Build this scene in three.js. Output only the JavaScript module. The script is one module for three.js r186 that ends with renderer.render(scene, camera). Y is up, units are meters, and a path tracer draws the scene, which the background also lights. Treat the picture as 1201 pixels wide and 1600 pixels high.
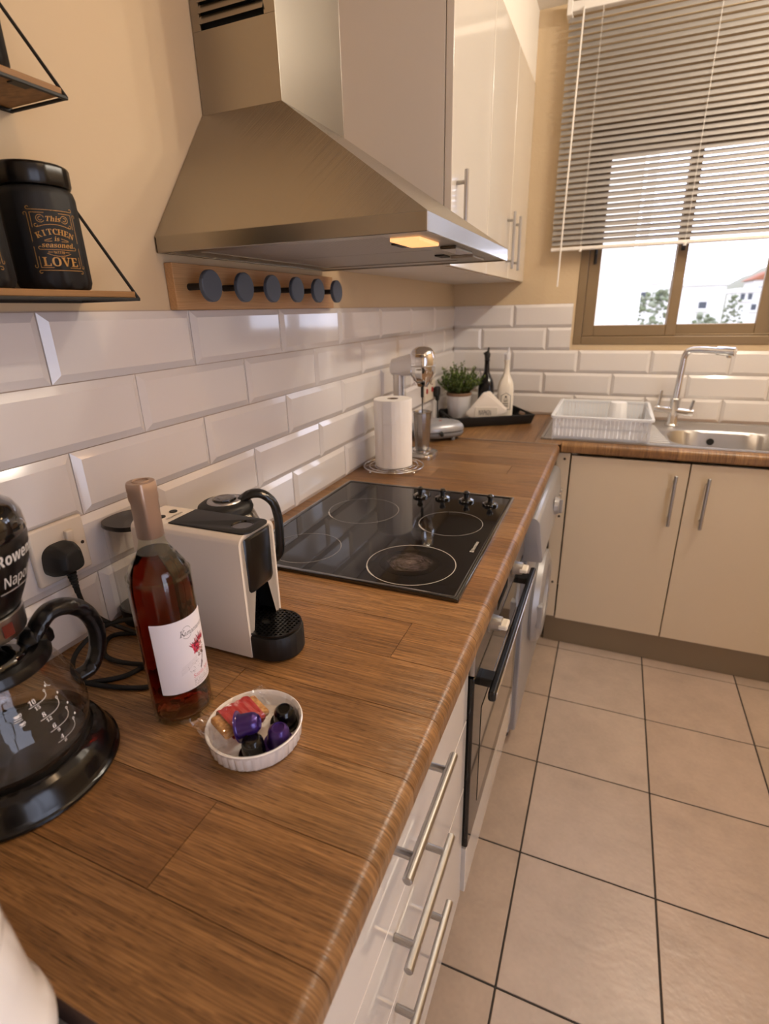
import * as THREE from 'three';
import { RoundedBoxGeometry } from 'three/addons/geometries/RoundedBoxGeometry.js';
import { mergeGeometries, toCreasedNormals } from 'three/addons/utils/BufferGeometryUtils.js';

// ---------------------------------------------------------------- camera, sky, light, exposure
const scene = new THREE.Scene();
const camera = new THREE.PerspectiveCamera(88.17, 1201 / 1600, 0.02, 400);
camera.position.set(0.7503, 1.3976, 2.6683);
camera.rotation.order = 'YXZ';
camera.rotation.set(-0.3642, 0.4035, -0.0254);
camera.focus = 0.86;
camera.userData.fStop = 4.2;
const renderer = new THREE.WebGLRenderer({ antialias: true });
renderer.toneMapping = THREE.LinearToneMapping;
renderer.toneMappingExposure = 0.94;
renderer.shadowMap.enabled = true;
scene.background = new THREE.Color().setRGB(3.3, 3.5, 4.4);      // bright hazy daylight sky
const WARM = new THREE.Color().setRGB(1.0, 0.66, 0.38);            // the bulb behind the camera and the hood lamp
const MILD = new THREE.Color().setRGB(1.0, 0.89, 0.75);            // the bulbs near the window
const BULB_CANDELA = 1.02, HOOD_CANDELA = 0.16;

// ---------------------------------------------------------------- helpers
let seedState = 12345;
const rnd = () => { seedState = (seedState + 0x6d2b79f5) | 0; let t = Math.imul(seedState ^ (seedState >>> 15), 1 | seedState); t = (t + Math.imul(t ^ (t >>> 7), 61 | t)) ^ t; return ((t ^ (t >>> 14)) >>> 0) / 4294967296; };
const rr = (a, b) => a + (b - a) * rnd();
const PI = Math.PI, V3 = (x, y, z) => new THREE.Vector3(x, y, z), V2 = (x, y) => new THREE.Vector2(x, y);
const taken = new Map();
const numbered = (n) => { const k = taken.get(n) ?? 0; taken.set(n, k + 1); return k ? n + '_' + String(k).padStart(3, '0') : n; };
function mesh(name, geo, mat, parent, p = [0, 0, 0], r = [0, 0, 0]) {
  const m = new THREE.Mesh(geo, mat);
  m.name = name; m.position.set(...p); m.rotation.set(...r); m.castShadow = m.receiveShadow = true;
  parent.add(m);
  return m;
}
function thing(name, label, category, p = [0, 0, 0], turn = 0, group) {
  const o = new THREE.Group();
  o.name = numbered(name); o.position.set(...p); o.rotation.y = turn; o.userData = { label, category };
  if (group) o.userData.group = group;
  scene.add(o);
  return o;
}
function structure(name, label) { const o = new THREE.Group(); o.name = name; o.userData = { kind: 'structure', label, category: name.split('_')[0] }; scene.add(o); return o; }
const place = (g, p = [0, 0, 0], r = [0, 0, 0]) => { g.applyMatrix4(new THREE.Matrix4().compose(V3(...p), new THREE.Quaternion().setFromEuler(new THREE.Euler(...r)), V3(1, 1, 1))); return g; };
const flat = (g) => { const n = g.index ? g.toNonIndexed() : g; for (const k of Object.keys(n.attributes)) if (!['position', 'normal', 'uv'].includes(k)) n.deleteAttribute(k); if (!n.attributes.uv) n.setAttribute('uv', new THREE.BufferAttribute(new Float32Array(n.attributes.position.count * 2), 2)); n.clearGroups?.(); return n; };
const join = (...gs) => mergeGeometries(gs.flat().map(flat));
const rbox = (w, h, d, r = 0.002, s = 2) => new RoundedBoxGeometry(w, h, d, s, Math.min(r, w / 2.01, h / 2.01, d / 2.01));
const box = (x0, x1, y0, y1, z0, z1, r = 0.0015) => place(rbox(x1 - x0, y1 - y0, z1 - z0, r), [(x0 + x1) / 2, (y0 + y1) / 2, (z0 + z1) / 2]);
const plain = (x0, x1, y0, y1, z0, z1) => place(new THREE.BoxGeometry(x1 - x0, y1 - y0, z1 - z0), [(x0 + x1) / 2, (y0 + y1) / 2, (z0 + z1) / 2]);
const crease = (g, a = 0.6) => toCreasedNormals(g, a);
const lathe = (pts, seg = 48, a = 0.7) => crease(new THREE.LatheGeometry(pts.map((p) => V2(Math.max(p[0], 0.00001), p[1])), seg), a);
const cyl = (r, h, seg = 32, r2 = r) => { const b = Math.min(0.0012, r * 0.2, h * 0.2); return lathe([[0, -h / 2], [r - b, -h / 2], [r, -h / 2 + b], [r2, h / 2 - b], [r2 - b, h / 2], [0, h / 2]], seg); };
const tube = (pts, r, n = 40, rs = 10, closed = false) => new THREE.TubeGeometry(new THREE.CatmullRomCurve3(pts.map((p) => V3(...p)), closed, 'centripetal'), n, r, rs, closed);
const rod = (a, b, r, seg = 16) => { const A = V3(...a), B = V3(...b), d = B.clone().sub(A), g = cyl(r, d.length(), seg); g.applyQuaternion(new THREE.Quaternion().setFromUnitVectors(V3(0, 1, 0), d.normalize())); return g.translate((A.x + B.x) / 2, (A.y + B.y) / 2, (A.z + B.z) / 2); };
function shapeOf(pts) { const s = new THREE.Shape(); pts.forEach((p, i) => (i ? s.lineTo(...p) : s.moveTo(...p))); s.closePath(); return s; }
function roundRect(x0, y0, x1, y1, r, Cls = THREE.Shape) {
  const s = new Cls();
  s.moveTo(x0 + r, y0); s.lineTo(x1 - r, y0); s.absarc(x1 - r, y0 + r, r, -PI / 2, 0); s.lineTo(x1, y1 - r); s.absarc(x1 - r, y1 - r, r, 0, PI / 2);
  s.lineTo(x0 + r, y1); s.absarc(x0 + r, y1 - r, r, PI / 2, PI); s.lineTo(x0, y0 + r); s.absarc(x0 + r, y0 + r, r, PI, PI * 1.5);
  return s;
}
const extrude = (shape, depth, bevel = 0.001, cs = 12) => crease(new THREE.ExtrudeGeometry(shape, { depth: depth - 2 * bevel, bevelEnabled: bevel > 0, bevelThickness: bevel, bevelSize: bevel, bevelOffset: -bevel, bevelSegments: 2, curveSegments: cs }).translate(0, 0, bevel), 0.5);
// loft: rings of equal point count, optionally capped
function loft(rings, capStart = true, capEnd = true, a = 0.6, close = true) {
  const n = rings[0].length, pos = [], idx = [], uv = [];
  rings.forEach((r, i) => r.forEach((p, j) => { pos.push(...p); uv.push(j / n, i / (rings.length - 1)); }));
  for (let i = 0; i < rings.length - 1; i++) for (let j = 0; j < (close ? n : n - 1); j++) { const k = (j + 1) % n, A = i * n + j, B = i * n + k, C = A + n, D = B + n; idx.push(A, B, D, A, D, C); }
  const cap = (i, flip) => { const c = rings[i].reduce((s, p) => [s[0] + p[0] / n, s[1] + p[1] / n, s[2] + p[2] / n], [0, 0, 0]), o = pos.length / 3; pos.push(...c); uv.push(0.5, 0.5); for (let j = 0; j < n; j++) { const k = (j + 1) % n; flip ? idx.push(o, i * n + k, i * n + j) : idx.push(o, i * n + j, i * n + k); } };
  if (capStart) cap(0, true); if (capEnd) cap(rings.length - 1, false);
  const g = new THREE.BufferGeometry();
  g.setAttribute('position', new THREE.Float32BufferAttribute(pos, 3)); g.setAttribute('uv', new THREE.Float32BufferAttribute(uv, 2)); g.setIndex(idx); g.computeVertexNormals();
  return crease(g, a);
}
const ringXZ = (cx, cz, rx, rz, y, n = 40, pw = 1) => Array.from({ length: n }, (_, i) => { const t = -(i / n) * 2 * PI, c = Math.cos(t), s = Math.sin(t), f = (v) => Math.sign(v) * Math.pow(Math.abs(v), pw); return [cx + rx * f(c), y, cz + rz * f(s)]; });
// curved label patch on an upright cylinder: from angle a0 to a1 (measured from +z towards +x)
function patch(r, y0, y1, a0, a1, seg = 24) { return new THREE.CylinderGeometry(r, r, y1 - y0, seg, 1, true, a0, a1 - a0).translate(0, (y0 + y1) / 2, 0); }

// noise with a period
function lattice(seed) { const a = new Float32Array(65536); let s = seed; for (let i = 0; i < 65536; i++) { s = (Math.imul(s, 1664525) + 1013904223) | 0; a[i] = (s >>> 8) / 16777216; } return a; }
const LAT = lattice(77);
function vn(x, y, px, py) {
  const x0 = Math.floor(x), y0 = Math.floor(y), fx = x - x0, fy = y - y0, sx = fx * fx * (3 - 2 * fx), sy = fy * fy * (3 - 2 * fy);
  const m = (a, p) => ((a % p) + p) % p, at = (i, j) => LAT[(m(i, px) * 269 + m(j, py) * 1013 + px * 7) & 65535];
  const a = at(x0, y0), b = at(x0 + 1, y0), c = at(x0, y0 + 1), d = at(x0 + 1, y0 + 1);
  return a + (b - a) * sx + (c - a) * sy + (a - b - c + d) * sx * sy;
}
function dataTex(w, h, fn, srgb, rx = 1, ry = 1) {
  const d = new Uint8Array(w * h * 4);
  for (let j = 0; j < h; j++) for (let i = 0; i < w; i++) { const c = fn(i / w, j / h), o = (j * w + i) * 4; d[o] = c[0]; d[o + 1] = c[1]; d[o + 2] = c[2]; d[o + 3] = 255; }
  const t = new THREE.DataTexture(d, w, h);
  t.wrapS = t.wrapT = THREE.RepeatWrapping; t.magFilter = THREE.LinearFilter; t.minFilter = THREE.LinearMipmapLinearFilter; t.generateMipmaps = true;
  if (srgb) t.colorSpace = THREE.SRGBColorSpace;
  t.repeat.set(rx, ry); t.needsUpdate = true;
  return t;
}
function canvasTex(w, h, draw) {
  const c = document.createElement('canvas'); c.width = w; c.height = h;
  const x = c.getContext('2d'); x.clearRect(0, 0, w, h); draw(x, w, h);
  const t = new THREE.CanvasTexture(c); t.colorSpace = THREE.SRGBColorSpace; t.magFilter = THREE.LinearFilter; return t;
}
const S = (color, roughness = 0.5, metalness = 0, more = {}) => new THREE.MeshStandardMaterial({ color, roughness, metalness, ...more });
const P = (color, roughness, more = {}) => new THREE.MeshPhysicalMaterial({ color, roughness, ...more });
const print = (tex, rough = 0.5, more = {}) => new THREE.MeshStandardMaterial({ map: tex, transparent: true, roughness: rough, polygonOffset: true, polygonOffsetFactor: -0.3, ...more });

// ---------------------------------------------------------------- materials
const grey = (v) => [v, v, v];
// laminate oak: u along the grain (0.6 m), v across (0.4 m, four boards)
const woodTone = (u, v) => {
  const row = Math.floor(v * 4), lv = v * 4 - row, warp = vn(u * 2, v * 6, 2, 6) * 1.6 + vn(u * 5, v * 18, 5, 18) * 0.5 + vn(u * 14, v * 70, 14, 70) * 0.12;
  let d;                                                    // growth rings: straight in two boards, flat-sawn figures in the others
  if (row === 1) { const x = u - 0.55, y = (lv - 0.5) * 0.26; d = 26 * Math.sqrt(x * x * 0.16 + y * y * 5) + warp * 0.9; }
  else if (row === 3) { const x = Math.min(Math.abs(u - 0.3), 1 - Math.abs(u - 0.3)), y = (lv - 0.62) * 0.22; d = 34 * Math.sqrt(x * x * 0.10 + y * y * 6) + warp * 1.3; }
  else d = v * 64 + warp * (row ? 3.2 : 2.0);
  const t = d - Math.floor(d), ring = Math.pow(t, 3) * (1 - Math.pow(t, 14));
  const fibre = vn(u * 14, v * 420, 14, 420), fine = vn(u * 40, v * 900, 40, 900), band = vn(u * 3, v * 90, 3, 90), cloud = vn(u * 4, v * 12, 4, 12), pore = vn(u * 46, v * 560, 46, 560);
  let k = 0.62 + 0.24 * (cloud - 0.5) - 0.30 * ring * (0.45 + 0.6 * cloud) + 0.34 * (fibre - 0.5) + 0.22 * (fine - 0.5) + 0.22 * (band - 0.5);
  if (pore > 0.72) k -= (pore - 0.72) * 1.1;
  return Math.max(0, Math.min(1, k));
};
const mixc = (a, b, k) => [a[0] + (b[0] - a[0]) * k, a[1] + (b[1] - a[1]) * k, a[2] + (b[2] - a[2]) * k];
const woodMap = dataTex(1024, 1536, (u, v) => mixc([74, 51, 29], [212, 167, 114], woodTone(u, v)), true);
const woodBump = dataTex(1024, 1024, (u, v) => grey(255 * (0.5 + 0.5 * (vn(u * 30, v * 420, 30, 420) - 0.5) + 0.35 * (vn(u * 70, v * 512, 70, 512) - 0.5))), false);
const woodTints = ['#dfd6cc', '#d2c6ba', '#e8dfd6', '#dbcec1', '#cbbcad'];
const WOOD = woodTints.map((c) => new THREE.MeshPhysicalMaterial({ color: c, map: woodMap, bumpMap: woodBump, bumpScale: 0.0005, roughness: 0.33 }));
const coreMat = S('#4a3020', 0.8);
const smallWood = (c0, c1, s) => dataTex(256, 256, (u, v) => mixc(c0, c1, 0.5 + 0.5 * (vn(u * 4, v * 60 + 3 * vn(u * 3, v * 3, 3, 3), 4, 60) - 0.5) + 0.3 * (vn(u * 8, v * 120, 8, 120) - 0.5)), true, s, s);
const M = {
  plaster: S(new THREE.Color().setRGB(0.62, 0.475, 0.300), 0.85, 0, { bumpMap: dataTex(256, 256, (u, v) => grey(255 * (0.6 * vn(u * 40, v * 40, 40, 40) + 0.4 * vn(u * 100, v * 100, 100, 100))), false, 3, 3), bumpScale: 0.0006 }),
  ceiling: S('#e9e2d6', 0.9), soffit: S('#e6ded2', 0.7),
  tile: P(new THREE.Color().setRGB(0.74, 0.70, 0.68), 0.10, { clearcoat: 0.6, clearcoatRoughness: 0.03 }),
  grout: S('#b7a697', 0.9),
  floorGrout: S('#3b3530', 0.9),
  steel: new THREE.MeshStandardMaterial({ color: '#a39d94', metalness: 1, roughness: 0.27 }),
  brushed: new THREE.MeshStandardMaterial({ color: '#a8a196', metalness: 1, roughness: 0.24, bumpMap: dataTex(1024, 4, (u) => grey(255 * vn(u * 900, 0.5, 900, 4)), false, 2, 2), bumpScale: 0.00014 }),
  steelTrim: S('#b4b2b0', 0.16, 1),
  sinkSteel: S('#bcbab8', 0.36, 1), chrome: S('#e4e4e6', 0.07, 1), satin: S('#b4b2b0', 0.28, 1), alu: S('#a9a49c', 0.35, 1),
  white: P('#d8d0c5', 0.14, { clearcoat: 0.5, clearcoatRoughness: 0.04 }),
  cream: P('#ddcdb4', 0.35), carcass: S('#d8d0c5', 0.6), creamSide: S('#d8d0c5', 0.5),
  plinth: S('#8d7f6b', 0.35, 0.4),
  black: S('#0b0b0c', 0.28), blackMatte: S('#121212', 0.55), blackGloss: P('#070708', 0.08, { clearcoat: 1, clearcoatRoughness: 0.03 }), rubber: S('#141414', 0.75),
  darkGlass: P('#08090c', 0.04, { specularIntensity: 1 }),
  bronze: S('#8b765a', 0.42, 0.25), bronzeDark: S('#43362b', 0.5, 0.4),
  glass: P('#ffffff', 0.0, { transmission: 1, thickness: 0, ior: 1.5 }),
  slat: P('#b4aea8', 0.45, { transmission: 0.3, thickness: 0 }),
  pvc: S('#e8e2da', 0.4), ivory: S('#e4d8c4', 0.35), socket: P('#e2d6c4', 0.25),
  porcelain: P('#f6f3ef', 0.12, { clearcoat: 0.6, clearcoatRoughness: 0.03 }),
};

// ---------------------------------------------------------------- the room
const CT = 0.907, CEIL = 2.478, RX = 2.3, RZ = 4.1, PITCH = 0.3022, ROW = 0.1;
// floor: a dark bed with separate tiles
{
  const floor = structure('floor', 'beige square ceramic floor tiles with dark joints');
  mesh('grout_bed', plain(-0.15, RX + 0.15, -0.12, -0.002, -0.15, RZ + 0.15), M.floorGrout, floor);
  const FT = 0.3346, FX = 0.670, FZ = 0.9232, maps = [];
  const tm = dataTex(512, 512, (u, v) => { const k = 0.5 * vn(u * 5, v * 5, 5, 5) + 0.3 * vn(u * 14, v * 14, 14, 14) + 0.2 * vn(u * 60, v * 60, 60, 60); const w = 0.9 + 0.14 * k; return [189 * w, 171 * w, 157 * w].map((c) => Math.min(255, c)); }, true);
  const tb = dataTex(512, 512, (u, v) => { const q = vn(u * 6, v * 6, 6, 6) * 2; return grey(255 * (0.5 * vn(u * 9 + q, v * 22 + q, 9, 22) + 0.35 * vn(u * 30 + q, v * 50, 30, 50) + 0.15 * vn(u * 90, v * 90, 90, 90))); }, false);
  for (const c of ['#ffffff', '#f6f1ea', '#fbf6f2']) maps.push(new THREE.MeshStandardMaterial({ color: c, map: tm, bumpMap: tb, bumpScale: 0.0011, roughness: 0.36 }));
  for (let i = -2; i < 5; i++) for (let j = -2; j < 10; j++) {
    const x0 = Math.max(FX + i * FT + 0.0022, 0.01), x1 = Math.min(FX + (i + 1) * FT - 0.0022, RX - 0.004), z0 = Math.max(FZ + j * FT + 0.0022, 0.50), z1 = Math.min(FZ + (j + 1) * FT - 0.0022, RZ - 0.004);
    if (x1 - x0 < 0.02 || z1 - z0 < 0.02) continue;
    const g = rbox(x1 - x0, 0.008, z1 - z0, 0.0018, 1), p = g.attributes.position, uv = new Float32Array(p.count * 2), ou = rnd(), ov = rnd();
    for (let k = 0; k < p.count; k++) { uv[2 * k] = p.getX(k) / 0.45 + ou; uv[2 * k + 1] = p.getZ(k) / 0.45 + ov; }
    g.setAttribute('uv', new THREE.BufferAttribute(uv, 2));
    mesh('floor_tile', g, maps[(i * 5 + j * 3 + 30) % 3], floor, [(x0 + x1) / 2, -0.004, (z0 + z1) / 2]);
  }
}
{ const c = structure('ceiling', 'plain off-white ceiling'); mesh('slab', plain(-0.15, RX + 0.15, CEIL, CEIL + 0.15, -0.2, RZ + 0.15), M.ceiling, c); }
// bevelled wall tile lying in its own xy plane, proud along +z
function tileGeo(w, h, l, r) {
  const b = 0.0125, t0 = 0.0030, t1 = 0.0092, L = l ? b : 0.0004, R = r ? b : 0.0004;
  const o = [[0, 0, t0], [w, 0, t0], [w, h, t0], [0, h, t0]], f = [[L, b, t1], [w - R, b, t1], [w - R, h - b, t1], [L, h - b, t1]], k = [[0, 0, 0], [w, 0, 0], [w, h, 0], [0, h, 0]];
  const pos = [], quad = (a, c, d, e) => pos.push(...a, ...c, ...d, ...a, ...d, ...e);
  quad(...f);
  for (let i = 0; i < 4; i++) { const n = (i + 1) % 4; quad(o[i], o[n], f[n], f[i]); quad(k[i], k[n], o[n], o[i]); }
  const g = new THREE.BufferGeometry(); g.setAttribute('position', new THREE.Float32BufferAttribute(pos, 3)); g.computeVertexNormals(); return g;
}
const tileCache = new Map();
const tileOf = (w, l, r) => { const k = [w.toFixed(3), l, r].join(); if (!tileCache.has(k)) tileCache.set(k, tileGeo(w, 0.0984, l, r)); return tileCache.get(k); };
{
  const w = structure('wall_left', 'cream wall with five courses of bevelled white tiles above the worktop');
  mesh('plaster', plain(-0.15, 0, 0, CEIL, -0.2, RZ + 0.15), M.plaster, w);
  mesh('grout_bed', plain(0, 0.0022, CT - 0.02, CT + 0.5 + 0.001, 0.002, 2.76), M.grout, w);
  for (let k = 0; k < 5; k++) {
    const off = k % 2 ? 0.1694 : 0.0183 + PITCH;
    const cuts = [0.0095]; for (let n = 0; off + n * PITCH < 2.72; n++) cuts.push(off + n * PITCH);
    for (let i = 0; i + 1 < cuts.length; i++) {
      const z0 = cuts[i] + 0.0009, z1 = cuts[i + 1] - 0.0009;
      mesh('wall_tile', tileOf(z1 - z0, true, i > 0), M.tile, w, [0.0015, CT + k * ROW + 0.0008 + rr(-0.0002, 0.0002), z1], [rr(-0.002, 0.002), PI / 2 + rr(-0.0025, 0.0025), 0]);
    }
  }
}
const WX0 = 0.567, WX1 = 1.368, WY0 = 1.232, WY1 = 2.07;
{
  const w = structure('wall_back', 'cream window wall with bevelled white tiles around the sink');
  const s = shapeOf([[-0.15, 0], [RX + 0.15, 0], [RX + 0.15, CEIL], [-0.15, CEIL]]); s.holes.push(shapeOf([[WX0, WY0], [WX1, WY0], [WX1, WY1], [WX0, WY1]]));
  mesh('plaster', new THREE.ExtrudeGeometry(s, { depth: 0.2, bevelEnabled: false }).translate(0, 0, -0.2), M.plaster, w);
  mesh('grout_bed', join(plain(0.0, 0.556, CT - 0.02, CT + 0.501, 0, 0.0022), plain(0.556, 1.9, CT - 0.02, CT + 0.301, 0, 0.0022), plain(1.38, 1.9, CT + 0.3, CT + 0.501, 0, 0.0022)), M.grout, w);
  for (let k = 0; k < 5; k++) {
    const off = k % 2 ? 0.1466 : -0.0078 + PITCH, cuts = [0.0095]; for (let n = 0; off + n * PITCH < 1.9; n++) cuts.push(off + n * PITCH);
    for (let i = 0; i + 1 < cuts.length; i++) {
      let x0 = cuts[i] + 0.0009, x1 = cuts[i + 1] - 0.0009, rb = true, lb = i > 0;
      if (k > 2) { if (x0 < 0.556 && x1 > 0.556) { x1 = 0.556; rb = false; } else if (x0 > 0.55 && x1 < 1.38) continue; else if (x0 > 0.55 && x0 < 1.38) { x0 = 1.38; lb = false; } }
      if (x1 - x0 < 0.012) continue;
      mesh('wall_tile', tileOf(x1 - x0, lb, rb), M.tile, w, [x0, CT + k * ROW + 0.0008, 0.0015], [rr(-0.0025, 0.0025), rr(-0.002, 0.002), 0]);
    }
  }
}
const DZ0 = 2.6, DZ1 = 4.0, DY1 = 2.12;
{
  const w = structure('wall_right', 'cream side wall of the kitchen with a glazed balcony door');
  const s = shapeOf([[-RZ - 0.15, 0], [0.2, 0], [0.2, CEIL], [-RZ - 0.15, CEIL]]); s.holes.push(shapeOf([[-DZ1, 0.02], [-DZ0, 0.02], [-DZ0, DY1], [-DZ1, DY1]]));
  mesh('plaster', new THREE.ExtrudeGeometry(s, { depth: 0.15, bevelEnabled: false }).rotateY(PI / 2).translate(RX, 0, 0), M.plaster, w);
  const d = structure('door_1', 'sliding glazed balcony door in a bronze frame'), X = RX + 0.05;
  const bar = (z0, z1, y0, y1) => mesh('frame_bar', box(X, X + 0.05, y0, y1, z0, z1, 0.003), M.bronze, d);
  bar(DZ0, DZ0 + 0.06, 0.02, DY1); bar(DZ1 - 0.06, DZ1, 0.02, DY1); bar((DZ0 + DZ1) / 2 - 0.04, (DZ0 + DZ1) / 2 + 0.04, 0.02, DY1); bar(DZ0 + 0.06, DZ1 - 0.06, DY1 - 0.06, DY1); bar(DZ0 + 0.06, DZ1 - 0.06, 0.02, 0.08);
  for (const z of [DZ0 + 0.36, DZ1 - 0.36]) mesh('pane', new THREE.PlaneGeometry(0.61, DY1 - 0.13).rotateY(PI / 2), M.glass, d, [X + 0.025, (DY1 + 0.04) / 2, z]);
  const bal = structure('balcony', 'pale balcony slab outside the glazed door'); mesh('slab', plain(RX + 0.16, RX + 1.8, -0.2, -0.02, 0.6, 3.8), M.ceiling, bal);
}
{ const w = structure('wall_rear', 'cream rear wall of the kitchen'); mesh('plaster', plain(-0.15, RX + 0.15, 0, CEIL, RZ, RZ + 0.15), M.plaster, w); }
{ const t = structure('trim_1', 'boxed white soffit above the wall cabinets'); t.userData.category = 'trim'; mesh('panel', box(0, 0.325, 2.246, CEIL, 0, 1.2, 0.002), M.soffit, t); }

// ---------------------------------------------------------------- window, blind, view
{
  const w = structure('window_1', 'bronze aluminium sliding window with two sashes');
  const fr = 0.034, zb = -0.075, zf = 0.004;
  const bar = (n, x0, x1, y0, y1, z0, z1, m = M.bronze) => mesh(n, box(x0, x1, y0, y1, z0, z1, 0.003), m, w);
  bar('frame_bar', WX0, WX0 + fr, WY0, WY1, zb, zf); bar('frame_bar', WX1 - fr, WX1, WY0, WY1, zb, zf);
  bar('frame_bar', WX0 + fr, WX1 - fr, WY0, WY0 + fr, zb, zf); bar('frame_bar', WX0 + fr, WX1 - fr, WY1 - 0.06, WY1, zb, zf);
  bar('sill_track', WX0 + fr, WX1 - fr, WY0 + fr, WY0 + fr + 0.007, -0.042, -0.036); 
  const sash = (x0, x1, z0, z1, s0, s1) => {
    const g = new THREE.Group(); g.name = 'sash'; w.add(g);
    const y0 = WY0 + fr + 0.001, y1 = WY1 - 0.062, b = 0.046;
    mesh('stile', box(x0, x0 + s0, y0, y1, z0, z1, 0.003), M.bronze, g); mesh('stile', box(x1 - s1, x1, y0, y1, z0, z1, 0.003), M.bronze, g);
    mesh('rail', box(x0 + s0, x1 - s1, y0, y0 + b, z0, z1, 0.003), M.bronze, g); mesh('rail', box(x0 + s0, x1 - s1, y1 - b, y1, z0, z1, 0.003), M.bronze, g);
    mesh('pane', new THREE.PlaneGeometry(x1 - x0 - s0 - s1 + 0.004, y1 - y0 - 2 * b + 0.004), M.glass, g, [(x0 + s0 + x1 - s1) / 2, (y0 + y1) / 2, (z0 + z1) / 2]);
    return g;
  };
  sash(WX0 + fr + 0.001, 0.978, -0.034, -0.006, 0.048, 0.040);
  sash(0.936, WX1 - fr - 0.001, -0.070, -0.044, 0.044, 0.064);
  mesh('latch', join(rbox(0.012, 0.075, 0.012, 0.003), place(rbox(0.008, 0.022, 0.022, 0.003), [0, 0.012, 0.01])), M.blackMatte, w, [0.627, 1.60, 0.0]);
  mesh('latch', rbox(0.014, 0.03, 0.012, 0.003), M.blackMatte, w, [0.957, 1.612, 0.0]);
}
{
  const X0 = 0.442, X1 = 1.47, ZB = 0.052;
  const t = thing('venetian_blind', 'white venetian blind half lowered over the brown window', 'blind', [0, 0, 0]);
  mesh('headrail', box(X0, X1, 2.425, 2.455, ZB - 0.018, ZB + 0.016, 0.003), M.pvc, t);
  mesh('bracket', box(X0 - 0.006, X0 + 0.014, 2.415, 2.463, 0, ZB + 0.02, 0.003), M.pvc, t);
  // one slat: a thin curved strip along x, about 25 mm deep, its room side tilted down
  const n = 6, rings = [];
  const sec = (o) => Array.from({ length: n + 1 }, (_, i) => { const s = (i / n - 0.5) * 0.0255; return [s, -(s * s) * 9 + o]; });
  const loop = [...sec(0.0003), ...sec(-0.0003).reverse()], a = 0.84, c = Math.cos(a), sn = Math.sin(a);
  for (const x of [X0 + 0.004, X1 - 0.004]) rings.push(loop.map(([z, y]) => [x, y * c - z * sn, z * c + y * sn]));
  const slat = loft(rings, true, true, 0.5), y0 = 1.640, pitch = 0.02105, count = 37;
  for (let i = 0; i < count; i++) mesh('slat', slat, M.slat, t, [rr(-0.0012, 0.0012), y0 + 0.008 + i * pitch, ZB], [rr(-0.03, 0.03), 0, rr(-0.0006, 0.0006)]);
  mesh('bottom_rail', box(X0 + 0.002, X1 - 0.002, 1.616, 1.630, ZB - 0.013, ZB + 0.012, 0.004), M.pvc, t);
  for (const x of [0.565, 0.955, 1.33]) { const s = mesh('ladder_cord', join(rod([x, 1.63, ZB + 0.014], [x, 2.43, ZB + 0.014], 0.0007, 6), rod([x, 1.63, ZB - 0.014], [x, 2.43, ZB - 0.014], 0.0007, 6)), M.pvc, t); mesh('cord_plug', cyl(0.006, 0.012, 12), M.pvc, s, [x, 1.615, ZB + 0.012]); }
  mesh('tilt_wand', join(rod([0.498, 2.43, ZB + 0.024], [0.486, 1.475, ZB + 0.028], 0.0033, 8), rod([0.498, 2.425, ZB + 0.01], [0.498, 2.43, ZB + 0.024], 0.002, 6)), M.pvc, t);
}
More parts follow.
